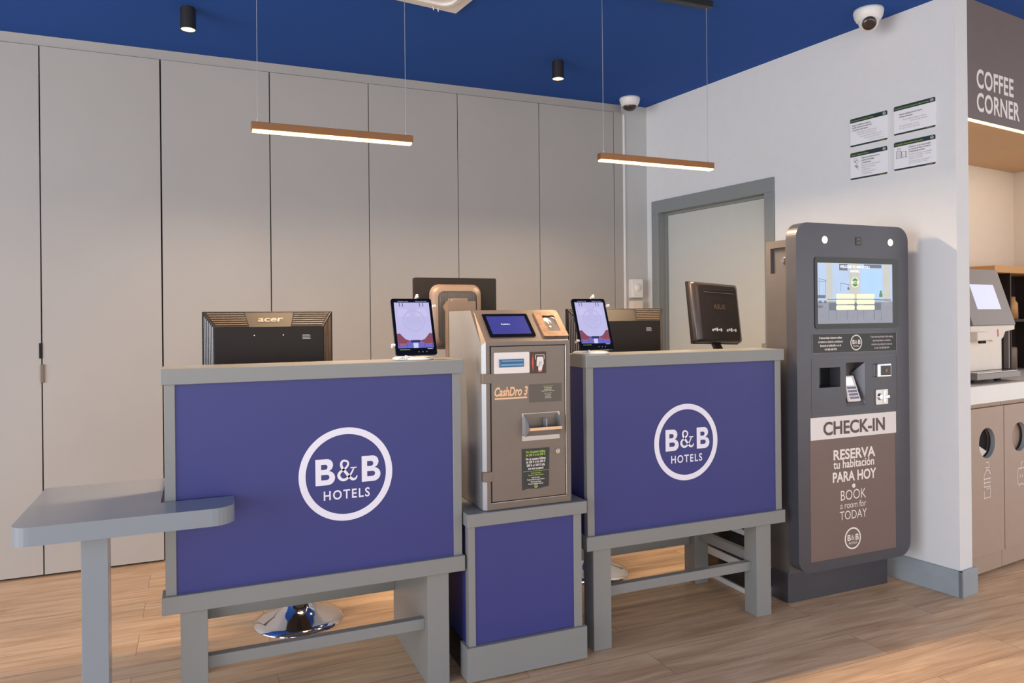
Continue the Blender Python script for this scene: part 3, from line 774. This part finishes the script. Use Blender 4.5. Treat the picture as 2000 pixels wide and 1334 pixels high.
# touch monitor with ribbed hump on a flat stand
tm = thing('monitor', 'brown-black touch monitor with a ribbed rounded hump, behind the cash machine', 'monitor', (-1.80, -1.30, .582))
y0 = -1.24
bz = MB().prism([rrect(-1.972, -1.604, 1.15, 1.424, .006, 3)], 'xz', y0, y0 + .03)
for xx in (-1.962, -1.614): bz.cyl((xx, y0 - .0005, 1.412), (xx, y0 + .001, 1.412), .004, seg=10, mi=1)
bz.build('bezel', ['black_plastic', 'gap'], tm)
hump = MB(); lv_ = [(0, 0), (.016, .006), (.026, .016), (.030, .030)]
rings = [rrect(-1.908 + i * 1.0, -1.676 - i * 1.0, 1.12 + i, 1.396 - i, .042 - i * .5, 8) for d_, i in lv_ for _ in (0,)]
prev = None; vs_ = []; fs = []
for (d_, ins), ring in zip(lv_, rings): vs_ += [(p[0], y0 - d_, p[1]) for p in ring]
n_ = len(rings[0])
for k in range(3): fs += [(k * n_ + i, k * n_ + (i + 1) % n_, (k + 1) * n_ + (i + 1) % n_, (k + 1) * n_ + i) for i in range(n_)]
hump.add(vs_, fs, 0, True); hump.add([(p[0], y0 - .030 + .004, p[1]) for p in rings[-1]], [tuple(range(n_))], 1)
for i in range(34):
    x = -1.874 + i * .0048
    hump.box(x, x + .0024, y0 - .030, y0 - .026, 1.152, 1.362, mi=1)
hump.build('rear_hump', ['grey_plastic', 'rib'], tm)
ns_ = MB(); ns_.prism([[(y0 - .028, 1.30), (y0 - .075, 1.322), (y0 - .095, 1.322), (y0 - .11, .60), (y0 - .05, .60), (y0 - .06, 1.28)]], 'yz', -1.858, -1.735, sm=False)
ns_.box(-1.838, -1.765, y0 - .085, y0 - .03, 1.318, 1.334, .003)
ns_.build('stand_neck', 'grey_plastic', tm)
MB().box(-1.90, -1.69, y0 - .13, y0 + .05, .582, .602, .006).build('stand_base', 'grey_plastic', tm)

# glossy black monitor with curved back
ga = thing('monitor', 'glossy black square-backed monitor turned away on the right desk, on a thin slanting neck', 'monitor', (-.60, -1.45, .758))
G = Matrix.Translation((-.620, -1.475, 1.262)) @ Matrix.Rotation(math.radians(14), 4, 'Z') @ Matrix.Rotation(math.radians(2.2), 4, 'Y') @ Matrix.Rotation(math.radians(-8), 4, 'X')
W2, H2 = .163, .139
gb = MB(G)
secs = [(0, 0, .012), (-.014, .001, .012), (-.026, .006, .014), (-.032, .014, .017), (-.035, .026, .02)]
vs_ = []; fs = []
for (yy, ins, rr) in secs: vs_ += [(p[0], yy, p[1]) for p in rrect(-W2 + ins, W2 - ins, -H2 + ins * .6, H2 - ins * .6, rr, 5)]
n_ = len(rrect(0, 1, 0, 1, .1, 5))
for k in range(len(secs) - 1): fs += [(k * n_ + i, k * n_ + (i + 1) % n_, (k + 1) * n_ + (i + 1) % n_, (k + 1) * n_ + i) for i in range(n_)]
gb.add(vs_, fs, 0, True); gb.add(vs_[-n_:], [tuple(range(n_))], 0); gb.add(vs_[:n_], [tuple(range(n_))], 0)
gbo = gb.build('back_shell', 'black_shell', ga)
MB(G).box(-W2 - .003, W2 + .003, 0, .014, -H2 - .003, H2 + .003, .004, seg=2).build('bezel', 'black_plastic', ga)
MB(G).box(-.100, .122, -.0362, -.030, .092, .104, .001).build('vent_slot', 'gap', gbo)
MB(G).text('ASUS', .030, fr((0, -.0356, .015), (1, 0, 0), (0, 0, 1)), bold=.02, sx=1.2).build('lettering', 'louvre', gbo)
sk = MB(G)
for x_ in (-.070, .035):
    sk.box(x_, x_ + .078, -.0362, -.0335, -.092, -.068, mi=0)
    for j in range(5): sk.box(x_ + .002 + j * .015, x_ + .012 + j * .015, -.0370, -.0362, -.088 + .004 * (j % 2), -.078 + .003 * (j % 3), mi=1)  # pale patches: lit spots on the labels, put into the colour
sk.build('label', ['black_shell', 'pale_print'], gbo)
MB(G).box(-.100, .122, -.0366, -.034, .0895, .0915, .0005).build('vent_lip', 'grey_plastic', gbo)
nk = MB(); nk.prism([[(-.645, 1.165), (-.610, 1.165), (-.565, 1.095), (-.565, 1.02), (-.645, .775), (-.685, .775), (-.605, 1.03), (-.603, 1.09)]], 'xz', -1.475, -1.455)
nk.build('stand_neck', 'black_shell', ga)
MB().lathe([(0, .016), (.06, .014), (.105, .006), (.108, 0), (0, 0)], (-.695, -1.47, .7585)).build('stand_base', 'black_shell', ga)


# ------------------------------------------------------------------ tablets on their stands
def tablet(cx, label_t, label_s, rz=0):
    bw, bh, th = .1445, .207, .009
    A = Vector((0, -.055, 1.127)); up = Vector((0, .072, .194)).normalized()
    T = Matrix.Translation((cx, -1.750, 0)) @ Matrix.Rotation(rz, 4, 'Z') @ fr(A, (1, 0, 0), up)
    t = thing('tablet', label_t, 'tablet', (cx, -1.79, 1.127), group='tablets on the desks')
    body = MB().prism([rrect(-bw / 2, bw / 2, 0, bh, .008, 5)], 'xy', -th, 0, T=T).build('body', 'black_gloss', t)
    d = MB()
    def q(pts, mi, l): d.add([(x, y, l) for x, y in pts], [tuple(range(len(pts)))], mi, False, T)
    x0, x1, z0, z1 = -.0625, .0625, .026, .192
    q(rect(x0, x1, z0, z1), 0, .0003)
    q([(-.046 + .0, .168), (-.020, .168), (-.010, .146), (-.020, .140), (-.046, .140), (-.056, .146)], 9, .0004); q([(.018, .168), (.044, .168), (.054, .146), (.044, .140), (.018, .140), (.008, .146)], 9, .0004)
    q(rect(x0, x1, z0, .052), 6, .0004)
    for s_ in (-1, 1):
        chair = [(s_ * .0625, .078), (s_ * .052, .079), (s_ * .045, .070), (s_ * .034, .058), (s_ * .018, .052), (s_ * .018, .049), (s_ * .040, .042), (s_ * .0625, .044)]
        q(chair, 3, .0005); q([(s_ * .0625, .044), (s_ * .040, .042), (s_ * .018, .049), (s_ * .040, .038), (s_ * .0625, .040)], 5, .0006)
        for xx in (.060, .034, .012): d.stroke([(s_ * xx, .046), (s_ * (xx - .004), .028)], .0011, .0007, T, 4)
    q([(-.018, .054), (.018, .054), (.015, .046), (-.015, .046)], 4, .0008)
    q(rect(-.009, .009, z0, .044), 1, .0006)
    for xx in (-.044, -.033, .028, .039): d.stroke([(xx, .191), (xx + .001, .177)], .0022, .0006, T, 4)
    q(rect(x0, x1, .192, .195), 4, .0004)
    d.text('Bienvenido a tu hotel', .0042, T @ Matrix.Translation((-.030, .1955, .0004)), mi=1); d.text('Welcome to your hotel', .0042, T @ Matrix.Translation((.034, .1955, .0004)), mi=1)
    q(rect(-.058, -.022, .0195, .021), 7, .0004); q(rect(.040, .058, .0215, .0235), 1, .0004)
    for xx in (.008, .022, .036): q(circle(xx, .012, .0018, 10), 2, .0004)
    logo(d, T @ Matrix.Translation((.002, .124, .0003)), .080, 10)
    d.build('display', ['scr_lav', 'scr_lav2', 'ink_light', 'scr_red', 'scr_navy', 'red_print', 'scr_violet', 'lime', 'scr_lav2', 'scr_glow', 'scr_mark'], body)
    s = thing('tablet_stand', label_s, 'tablet stand', (cx, -1.752, 1.109), group='round white tablet stands')
    MB().lathe([(0, .010), (.060, .010), (.070, .0065), (.071, .002), (.068, 0), (0, 0)], (cx, -1.752, 1.1095), 48).build('base', 'white_plastic', s)
    MB().cyl((cx, -1.735, 1.118), (cx, -1.726, 1.215), .011, .009, 16).box(cx - .022, cx + .022, -1.742, -1.722, 1.195, 1.225, .004).build('neck', 'white_plastic', s)
    arms = [((-bw / 2 - .005, .036), (-1, 0)), ((-bw / 2 + .032, -.006), (0, -1)), ((bw / 2 - .050, bh + .006), (0, 1)), ((bw / 2 + .005, bh - .030), (1, 0))]
    for (ax, az), (dx_, dz_) in arms:
        c = MB()
        p = [Vector((.0, bh / 2, -th - .006)), Vector((ax + dx_ * .003, az + dz_ * .003, -th - .005)), Vector((ax + dx_ * .005, az + dz_ * .005, .004)), Vector((ax - dx_ * .004, az - dz_ * .004, .006))]
        c.tube(p[1:], .0042, 10, T=T); c.cyl(p[0], p[1], .0035, .004, 8, T=T)
        c.lathe([(0, -.005), (.004, -.004), (.0052, 0), (.004, .004), (0, .005)], p[2], 10, T=T)
        c.build('claw', 'white_plastic', s)
    return t


tablet(-2.122, 'black tablet with a lilac lit screen on the left desk, beside the cash machine', 'round white tablet stand with claws on the left desk')
tablet(-1.420, 'black tablet with a lilac lit screen on the right desk', 'round white tablet stand with claws on the right desk')


# ------------------------------------------------------------------ bar stools behind the desks
def stool(x, y, label):
    s = thing('bar_stool', label, 'stool', (x, y, 0), group='chrome stools behind the desks')
    MB().lathe([(.182, 0), (.182, .006), (.150, .020), (.105, .038), (.068, .062), (.046, .095), (.034, .135), (.031, .15), (0, .15)], (x, y, 0), 56).build('base', 'chrome', s)
    MB().cyl((x, y, .14), (x, y, .36), .028).cyl((x, y, .36), (x, y, .60), .018).build('column', 'chrome', s)
    MB().prism([rrect(x - .19, x + .19, y - .18, y + .18, .07, 6)], 'xy', .60, .66).build('seat', 'seat', s)
    return s


stool(-2.430, -1.055, 'chrome trumpet-base stool seen under the left desk')
stool(-1.045, -1.06, 'chrome trumpet-base stool seen under the right desk')

# low cabinet behind the kiosk
lc = thing('low_cabinet', 'low white-edged cabinet with dark panels on the floor behind the right desk', 'cabinet', (-.42, -1.45, 0))
MB().box(-.548, -.30, -1.62, -1.30, .0, .30).build('body', 'dark_pane', lc)
fe = MB()
for z0_, z1_ in ((.0, .022), (.108, .142), (.262, .285)): fe.box(-.558, -.29, -1.625, -1.29, z0_, z1_, .001)
fe.build('edge_band', 'white_plastic', lc)


# ------------------------------------------------------------------ pendant lamps
def pendant(x0, x1, y, label, first=None):
    t = thing('pendant_lamp', label, 'lamp', ((x0 + x1) / 2, y, HC), group='bronze linear pendants over the desks')
    MB().box(x0, x1, y - .016, y + .016, 1.914, 1.940, .0012).build('housing', 'bronze', t)
    MB().box(x0 + .004, x1 - .004, y - .0145, y + .0145, 1.9065, 1.914, .001).build('diffuser', 'warm_led', t)
    for x in (x0 + .022, x1 - .024):
        MB().cyl((x, y, 1.940), (x, y, HC - .03), .0011, seg=8).cyl((x, y, 1.939), (x, y, 1.952), .0035, seg=8).build('wire', 'wire', t)
    MB().box(x0 + .0, x1 - .0, y - .018, y + .018, HC - .028, HC, .001).build('canopy', 'spot_black', t)
    l = area('pendant_glow', ((x0 + x1) / 2, y, 1.903), ((x0 + x1) / 2, y, 0), x1 - x0 - .02, .028, 16, (1.0, .70, .42))
    l.parent = t; l.matrix_parent_inverse = Matrix.Translation(t.location).inverted()


pendant(-2.631, -2.056, -1.53, 'thin glowing bronze bar pendant hanging over the left desk')
pendant(-1.248, -.663, -1.53, 'thin glowing bronze bar pendant hanging over the right desk')


def spot(x, y, label):
    t = thing('ceiling_spotlight', label, 'spotlight', (x, y, HC), group='small black ceiling spotlights')
    MB().cyl((x, y, HC - .0), (x, y, HC - .008), .029, seg=32).cyl((x, y, HC - .008), (x, y, HC - .100), .033, seg=32, caps=False).lathe([(.033, -.100), (.030, -.100), (.030, -.085)], (x, y, HC), 32).build('housing', 'spot_black', t)
    MB().lathe([(.030, -.098), (.022, -.090), (.006, -.084), (0, -.084)], (x, y, HC), 32).build('bulb', 'spot_led', t)
    sl = bpy.data.lights.new('spot_glow', 'SPOT'); sl.energy = 11; sl.color = (1, .8, .58); sl.spot_size = 1.5; sl.spot_blend = .8; sl.shadow_soft_size = .02
    so = bpy.data.objects.new('spot_glow', sl); COL.objects.link(so); so.parent = t; so.location = (0, 0, -.104)


spot(-2.836, -.606, 'small black cylinder spotlight on the blue ceiling, the one further left')
spot(-.966, -.597, 'small black cylinder spotlight on the blue ceiling, nearer the room corner')

# ceiling cameras
dc = thing('dome_camera', 'small white dome camera on the ceiling in the room corner', 'camera', (-.219, -.143, HC))
MB().lathe([(0, 0), (.066, 0), (.067, -.010), (.060, -.034), (.050, -.052), (.042, -.053)], (-.219, -.143, HC), 40).build('housing', 'white_plastic', dc)
MB().lathe([(.044, -.046)] + [(.044 * math.cos(t), -.052 - .030 * math.sin(t)) for t in [PI / 2 * i / 8 for i in range(9)]], (-.219, -.143, HC), 32).build('dome', 'smoke_glass', dc)
C2 = Vector((.078, -1.735, HC))
tc_ = thing('turret_camera', 'white ball-and-socket security camera at the top of the right wall', 'camera', tuple(C2))
MB().lathe([(0, 0), (.064, 0), (.066, -.012), (.060, -.036), (.052, -.050), (.044, -.056), (0, -.056)], C2, 40).build('housing', 'white_plastic', tc_)
bd = Vector((-.62, -.62, -.50)).normalized(); bc = C2 + Vector((-.008, -.008, -.060))
TB = Matrix.Translation(bc) @ bd.to_track_quat('Z', 'Y').to_matrix().to_4x4()
ball = MB().lathe([(0, -.044)] + [(.044 * math.sin(t), -.044 * math.cos(t)) for t in [PI * .78 * i / 14 for i in range(1, 15)]] + [(.030, .036)], (0, 0, 0), 36, T=TB).build('ball', 'white_plastic', tc_)
MB().lathe([(.031, .033), (.029, .037), (.012, .0385), (0, .0385)], (0, 0, 0), 32, T=TB).build('lens_cover', 'smoke_glass', tc_)

# square ceiling unit, only a corner in view
cv = thing('ceiling_vent', 'white square ventilation panel on the blue ceiling, its corner at the top edge', 'vent', (-2.0, -1.36, HC), TR)
VF = Matrix.Translation((-1.703, -1.022, 0)) @ Matrix.Rotation(TR, 4, 'Z')
MB(VF).prism([rrect(-.60, 0, -.60, 0, .004, 3)], 'xy', HC - .014, HC).build('frame', 'white_plastic', cv)
g = MB(VF)
for i in range(3):
    a = .055 + i * .075
    g.prism([rrect(-.60 + a, -a, -.60 + a, -a, .06, 6), rrect(-.60 + a + .016, -a - .016, -.60 + a + .016, -a - .016, .05, 6)[::-1]], 'xy', HC - .026, HC - .014)
g.build('grille', 'white_plastic', cv)
for p in ((-.10, -.02), (-.125, -.024)):
    MB(VF).cyl((p[0], p[1], HC - .014), (p[0] + .002, p[1], HC - .032), .003, .002, 8).build('clip', 'white_plastic', cv)

# wall controls in the corner
def control(z, label, knob):
    t = thing('wall_control', label, 'switch', (-.112, -.001, z), group='white controls on the corner wall')
    MB().box(-.155, -.068, -.048, -.0005, z, z + .125, .005, seg=2).build('housing', 'white_plastic' if knob else 'cream_plastic', t)
    if knob:
        MB().lathe([(0, -.012), (.018, -.010), (.025, -.004), (.026, 0)], (0, 0, 0), 24, T=Matrix.Translation((-.110, -.048, z + .068)) @ Matrix.Rotation(-PI / 2, 4, 'X')).build('knob', 'white_plastic', t)
        MB().box(-.145, -.085, -.051, -.046, z + .012, z + .034, .002).build('rocker', 'white_plastic', t)


control(1.377, 'white wall box with a round knob, the upper of the two in the corner', True)
control(1.232, 'cream wall box, the lower of the two in the corner', False)


# ------------------------------------------------------------------ notices on the right wall
def notice(y0, y1, z0, z1, label, head, lines, icon):
    """in the right-wall frame; text runs towards the viewer (-y)"""
    t = thing('wall_notice', label, 'sign', tuple(RF @ Vector((-.004, (y0 + y1) / 2, z0))), TR, 'printed notices on the right wall')
    wd4 = y0 - y1; hh = z1 - z0
    T = RF @ fr((-.0045, y0, z0), (0, -1, 0), (0, 0, 1))
    pb_ = MB().prism([rrect(0, wd4, 0, hh, .006, 4)], 'xy', -.004, 0, 0, T=T)
    pb_.build('board', 'sign_white', t)
    p = MB()
    top = [(0, hh - .021), (wd4, hh - .021), (wd4, hh - .006), (wd4 - .002, hh - .002), (wd4 - .006, hh), (.006, hh), (.002, hh - .002), (0, hh - .006)]
    p.poly([(a, b, .0004) for a, b in top], 0, T)
    p2 = MB()
    p2.poly([(a, b, .0004) for a, b in [(.004, 0), (wd4 - .004, 0), (wd4, .004), (wd4, .008), (0, .008), (0, .004)]], 0, T)
    p.text(head, .0085, T @ Matrix.Translation((.005, hh - .0145, .0003)), bold=.01, sx=.8, align='LEFT', mi=1)
    p.prism([circle(wd4 - .016, hh - .0105, .0075, 20), circle(wd4 - .016, hh - .0105, .006, 20)[::-1]], 'xy', .0004, .0008, 2, T)
    p.text('B&B', .0055, T @ Matrix.Translation((wd4 - .016, hh - .0125, .0005)), bold=.02, mi=2)
    p2.text('hotel-bb.com', .0062, T @ Matrix.Translation((wd4 - .014, .0022, .0004)), align='RIGHT', mi=1, sx=.8)
    p.build('top_band', ['sign_green', 'lime', 'pale_print'], t); p2.build('bottom_band', ['sign_green', 'lime'], t)
    q = MB()
    for (x, z, s, txt, bold_, mi_) in lines: q.text(txt, s, T @ Matrix.Translation((x, hh - z, .0003)), bold=bold_, align='LEFT', mi=mi_, sx=.92)
    q.build('lettering', ['ink', 'ink_light'], t)
    k = MB()
    if icon == 'bags':
        for a in (rect(.012, .036, .058, .088), rect(.038, .062, .058, .083)):
            for i in range(4): k.stroke([a[i], a[(i + 1) % 4]], .0013, .0008, T)
        for xx in (.018, .024, .030): k.stroke([(xx, .062), (xx, .084)], .0010, .0008, T)
        for a, b in (((.018, .088), (.018, .102)), ((.018, .102), (.030, .102)), ((.030, .102), (.030, .088)), ((.056, .058), (.056, .083)), ((.043, .066), (.050, .068))): k.stroke([a, b], .0013, .0008, T)
        for xx in (.015, .033, .044, .058): k.prism([circle(xx, .056, .0016, 8)], 'xy', .0004, .001, 0, T)
        k.build('icon', 'ink', t)
    if icon == 'food':
        for c_ in ((.028, .097, .008), (.036, .086, .0075), (.026, .088, .004)):
            cc = circle(*c_, 20)
            for i in range(20): k.stroke([cc[i], cc[(i + 1) % 20]], .0011, .0008, T)
        for i in range(4): k.stroke([(.022 + i * .004, .070 + i * .001), (.034 + i * .004, .056 + i * .001)], .0014, .0008, T)
        k.stroke([(.030, .066), (.044, .046)], .0012, .0008, T)
        k.build('icon', 'ink', t)
    return t


S1, S2 = .0098, .0092
notice(-1.525, -1.721, 2.085, 2.2245, 'white notice with green band, upper left of the four, no drawing', 'Reclamacions | Reclamaciones | Complaints',
       [(.010, .038, S1, 'Aquest establiment disposa', .012, 0), (.010, .050, S1, 'de fulls oficials de reclamació', .012, 0), (.010, .062, S1, 'a disposició dels clients.', .012, 0),
        (.034, .075, S2, 'Existen hojas de reclamaciones', -.006, 1), (.038, .086, S2, 'a disposición del consumidor.', -.006, 1), (.052, .099, S2, 'There are official complaint forms', -.006, 1), (.076, .110, S2, 'at the consumers request.', -.006, 1), (.100, .122, .0066, 'Llei 22/2010 del Codi de consum', -.006, 1)], None)
notice(-1.753, -1.949, 2.0935, 2.229, 'white notice with green band, upper right of the four, wide text only', "Dret d'admissió | Derecho de admisión | Right of admission",
       [(.026, .045, S1, 'Aquest establiment es reserva', .012, 0), (.026, .057, S1, "el dret d'admissió.", .012, 0), (.046, .072, S2, 'Este establecimiento se reserva', -.006, 1), (.080, .083, S2, 'el derecho de admisión.', -.006, 1), (.026, .100, S2, 'The establishment reserves', -.006, 1), (.026, .111, S2, 'the right to refuse admission.', -.006, 1)], None)
notice(-1.524, -1.719, 1.9215, 2.055, 'white notice with green band and food drawings, lower left of the four', 'Al·lèrgens | Alérgenos | Allergens',
       [(.060, .036, S1, "Disposem d'informació en", .012, 0), (.060, .048, S1, "matèria d'al·lèrgies", .012, 0), (.060, .060, S1, 'i intoleràncies.', .012, 0), (.060, .072, S2, 'Disponemos de información', -.006, 1), (.060, .083, S2, 'en materia de alergias', -.006, 1), (.060, .094, S2, 'e intolerancias.', -.006, 1), (.060, .105, S2, 'We have information', -.006, 1), (.060, .115, S2, 'on food allergies.', -.006, 1)], 'food')
notice(-1.752, -1.948, 1.927, 2.060, 'white notice with green band and luggage drawing, lower right of the four', 'Responsabilitat | Responsabilidad | Responsibility',
       [(.072, .036, S1, "L'hotel no es fa responsable", .012, 0), (.072, .047, S1, 'en cas de pèrdua o robatori', .012, 0), (.072, .058, S1, "d'objectes personals.", .012, 0), (.072, .070, S2, 'El hotel no se hace responsable', -.006, 1), (.072, .080, S2, 'en caso de pérdida o robo de', -.006, 1), (.072, .090, S2, 'objetos personales.', -.006, 1), (.072, .103, S2, 'The hotel is not responsible in', -.006, 1), (.072, .112, S2, 'the event of loss or theft.', -.006, 1)], 'bags')

# ------------------------------------------------------------------ coffee corner (frame of the right wall, u = x, v = y + 2.034)
CF = RF @ Matrix.Translation((0, -2.034, 0))
def CW(u, v, z): return tuple(CF @ Vector((u, v, z)))
fa = thing('sign_board', 'taupe fascia board reading COFFEE CORNER above the coffee niche', 'sign', CW(.9, .01, 2.127), TR)
MB(CF).box(.10, 1.80, 0, .02, 2.127, HC).build('board', 'coffee_dark', fa)
TT = fr((0, -.0005, 0), (1, 0, 0), (0, 0, 1))
tt = MB(CF)
tt.text('COFFEE', .118, TT @ Matrix.Translation((.172, 2.277, 0)), bold=.024, sx=.78, align='LEFT', sp=1.05)
tt.text('CORNER', .118, TT @ Matrix.Translation((.172, 2.170, 0)), bold=.024, sx=.78, align='LEFT', sp=1.05)
tt.build('lettering', 'pale_print', fa)
MB(CF).box(.10, 1.72, .0, .012, 2.119, 2.127).build('led_strip', 'warm_led', fa)
lg_ = area('niche_glow', CW(.91, .05, 2.112), CW(.91, .28, 1.0), 1.5, .03, 2.6, (1.0, .78, .55)); lg_.rotation_euler.z += 0
lg_.rotation_euler = (Vector(CW(.91, .20, 1.0)) - Vector(CW(.91, .05, 2.112))).to_track_quat('-Z', 'Y').to_euler()
lg_.parent = fa; lg_.matrix_parent_inverse = WM[fa.name].inverted()

tag(MB(CF).box(.101, 1.719, .045, .568, .828, .911, .002).build('worktop', 'worktop'), 'thick white worktop of the coffee niche', 'worktop')


def bin_cab(u0, u1, hole_u, hole_z, hr, label, icon):
    t = thing('waste_cabinet', label, 'cabinet', CW((u0 + u1) / 2, .3, 0), TR, 'taupe waste cabinets under the worktop')
    MB(CF).box(u0, u1, .112, .56, .10, .826).build('carcass', 'coffee_cab', t)
    d = MB(CF).prism([rect(u0 + .002, u1 - .002, .10, .800), circle(hole_u, hole_z, hr, 40)[::-1]], 'xz', .075, .0935)
    dd_ = d.build('door', 'coffee_cab', t)
    MB(CF).lathe([(hr - .0004, -.0005), (hr - .0012, -.0195)], (0, 0, 0), 40, T=fr((hole_u, .075, hole_z), (1, 0, 0), (0, 0, 1))).build('hole_ring', 'base_bd', dd_)
    MB(CF).prism([circle(hole_u, hole_z, hr - .002, 40)], 'xz', .1075, .111).build('hole_liner', 'gap' if icon == 'bottle' else 'coffee_cab', dd_)
    MB(CF).box(u0, u1, .090, .112, .012, .098).build('plinth', 'coffee_cab', t)
    MB(CF).box(u0, u1, .088, .110, .802, .826).build('top_rail', 'coffee_cab', t)
    T = fr((0, .0742, 0), (1, 0, 0), (0, 0, 1)); k = MB(CF)
    if icon == 'bottle':
        c = hole_u + .000
        segs = [[(c - .020, .515), (c + .012, .515), (c + .012, .540), (c - .012, .540)], [(c - .012, .500), (c - .032, .480), (c - .032, .425), (c + .024, .425)], [(c - .012, .503), (c + .010, .503), (c + .026, .482)],
                [(c - .030, .462), (c + .026, .462)], [(c - .030, .444), (c + .026, .444)], [(c - .032, .405), (c - .032, .372), (c + .024, .372), (c + .024, .416), (c - .004, .416), (c - .004, .408)]]
    else:
        c = hole_u + .012
        segs = [[(c, .475), (c - .022, .480), (c - .038, .462), (c - .034, .405), (c - .018, .392), (c, .402), (c + .018, .392), (c + .034, .405), (c + .038, .462), (c + .022, .480), (c, .475)], [(c, .475), (c + .004, .500), (c + .016, .512)],
                [(c - .008, .445), (c - .012, .430)], [(c + .008, .445), (c + .012, .430)]]
    for s_ in segs: k.stroke(s_, .0045, 0, T)
    k.build('icon', 'pale_print', dd_)
    return t


bin_cab(.10, .540, .386, .632, .072, 'taupe waste cabinet with a round hole and bottle drawing, next to the wall end', 'bottle')
bin_cab(.543, .985, .690, .635, .072, 'taupe waste cabinet with a round hole and apple drawing, at the right edge', 'apple')
tag(MB(CF).prism([[(.335, .575), (.385, .565), (.425, .585), (.36, .615), (.328, .605)]], 'xz', .0965, .1065).build('waste_paper', 'paper'), 'crumpled white paper showing through the hole of the bottle cabinet', 'paper')

# coffee machine
cf = thing('coffee_machine', 'coffee machine with a leaning grey front and square screen on the niche worktop', 'coffee machine', CW(.60, .30, .911), TR)
mt = MB(CF)
mt.box(.325, .728, .085, .46, .932, .962, .002)
mt.build('base_tray', 'machine_grey', cf)
ft = MB(CF)
for u in (.42, .66): ft.cyl((u, .16, .911), (u, .16, .933), .016, seg=14)
for u in (.36, .69): ft.cyl((u, .42, .911), (u, .42, .933), .016, seg=14)
ft.build('foot', 'black_plastic', cf)
MB(CF).box(.338, .712, .09, .150, .962, .966, .001).build('drip_grid', 'steel', cf)
MB(CF).box(.333, .690, .152, .46, .966, 1.19, .003).build('body', 'cream_plastic', cf)
hd = MB(CF)
hd.prism([[(.125, 1.188), (.46, 1.188), (.46, 1.474), (.215, 1.474)]], 'yz', .366, .766)
hd.build('head', 'machine_grey', cf)
v0 = Vector((.366, .125, 1.188)); upv = Vector((0, .09, .286)); TFc = fr(v0, (1, 0, 0), upv)
fpn = MB(CF).prism([rrect(.0, .400, .004, .298, .004, 3)], 'xy', .0, .004, T=TFc).build('front_glass', 'machine_grey', cf)
MB(CF).prism([rect(.088, .310, .085, .215)], 'xy', .0042, .005, 0, T=TFc).build('display', 'scr_lav2', fpn)
MB(CF).text('FRANKE', .017, TFc @ Matrix.Translation((.002, .268, .0045)), align='LEFT', sx=.8).build('lettering', 'pale_print', fpn)
sp_ = MB(CF)
sp_.prism([[(.352, 1.188), (.352, 1.160), (.44, 1.158), (.50, 1.130), (.56, 1.112), (.62, 1.112), (.655, 1.130), (.675, 1.158), (.766, 1.168), (.766, 1.188)]], 'xz', .128, .153)
sp_.build('spout_cover', 'cream_plastic', cf)
MB(CF).box(.36, .48, .10, .152, 1.118, 1.160, .006, seg=2).cyl((.425, .12, 1.118), (.425, .12, 1.104), .010, seg=12, mi=1).cyl((.455, .12, 1.118), (.455, .12, 1.104), .010, seg=12, mi=1).build('spout', ['cream_plastic', 'black_plastic'], cf)
MB(CF).poly([(.600, .127, 1.132), (.612, .127, 1.136), (.606, .127, 1.172), (.596, .127, 1.168)]).build('red_mark', 'red_print', cf)
MB(CF).box(.692, .762, .175, .46, .966, 1.188, .002).build('milk_compartment', 'black_plastic', cf)
MB(CF).box(.756, .766, .150, .46, .966, 1.19, .002).build('side_post', 'machine_grey', cf)
tag(MB(CF).lathe([(0, 0), (.030, 0), (.038, .085), (.036, .085), (.029, .004), (0, .004)], (.850, .31, .912), 24).build('cup', 'cream_plastic'), 'cream paper cup standing beside the coffee machine', 'cup')
# display shelf
ds = thing('display_box', 'oak-topped dark display box on the worktop behind the coffee machine', 'shelf', CW(1.3, .45, .911), TR)
MB(CF).box(1.02, 1.70, .34, .56, 1.475, 1.515, .003).build('top_board', 'oak_box', ds)
for ua, ub in ((1.02, 1.045), (1.20, 1.212), (1.675, 1.70)):
    MB(CF).box(ua, ub, .35, .56, .912, 1.475).build('side_board', 'dark_wood', ds)
MB(CF).box(1.03, 1.69, .545, .56, .912, 1.475).build('back_board', 'dark_wood', ds)
MB(CF).box(1.045, 1.675, .36, .55, 1.20, 1.215).build('shelf_board', 'dark_wood', ds)
tag(MB(CF).lathe([(0, 0), (.022, 0), (.036, .020), (.038, .055), (.035, .055), (.030, .015), (0, .010)], (1.12, .42, 1.216), 24).build('bowl', 'logo_white'), 'small pale bowl on the display box shelf behind the coffee machine', 'bowl')
tag(MB(CF).lathe([(0, 0), (.036, 0), (.034, .09), (.022, .11), (.022, .13), (0, .13)], (1.40, .44, 1.216), 20).build('jar', 'oak_box'), 'small amber jar in the display box at the right edge', 'jar')
tag(MB(CF).lathe([(0, 0), (.05, 0), (.05, .13), (.046, .14), (0, .14)], (1.35, .44, .912), 20).build('canister', 'grey_plastic'), 'brown canister on the worktop inside the display box', 'canister')
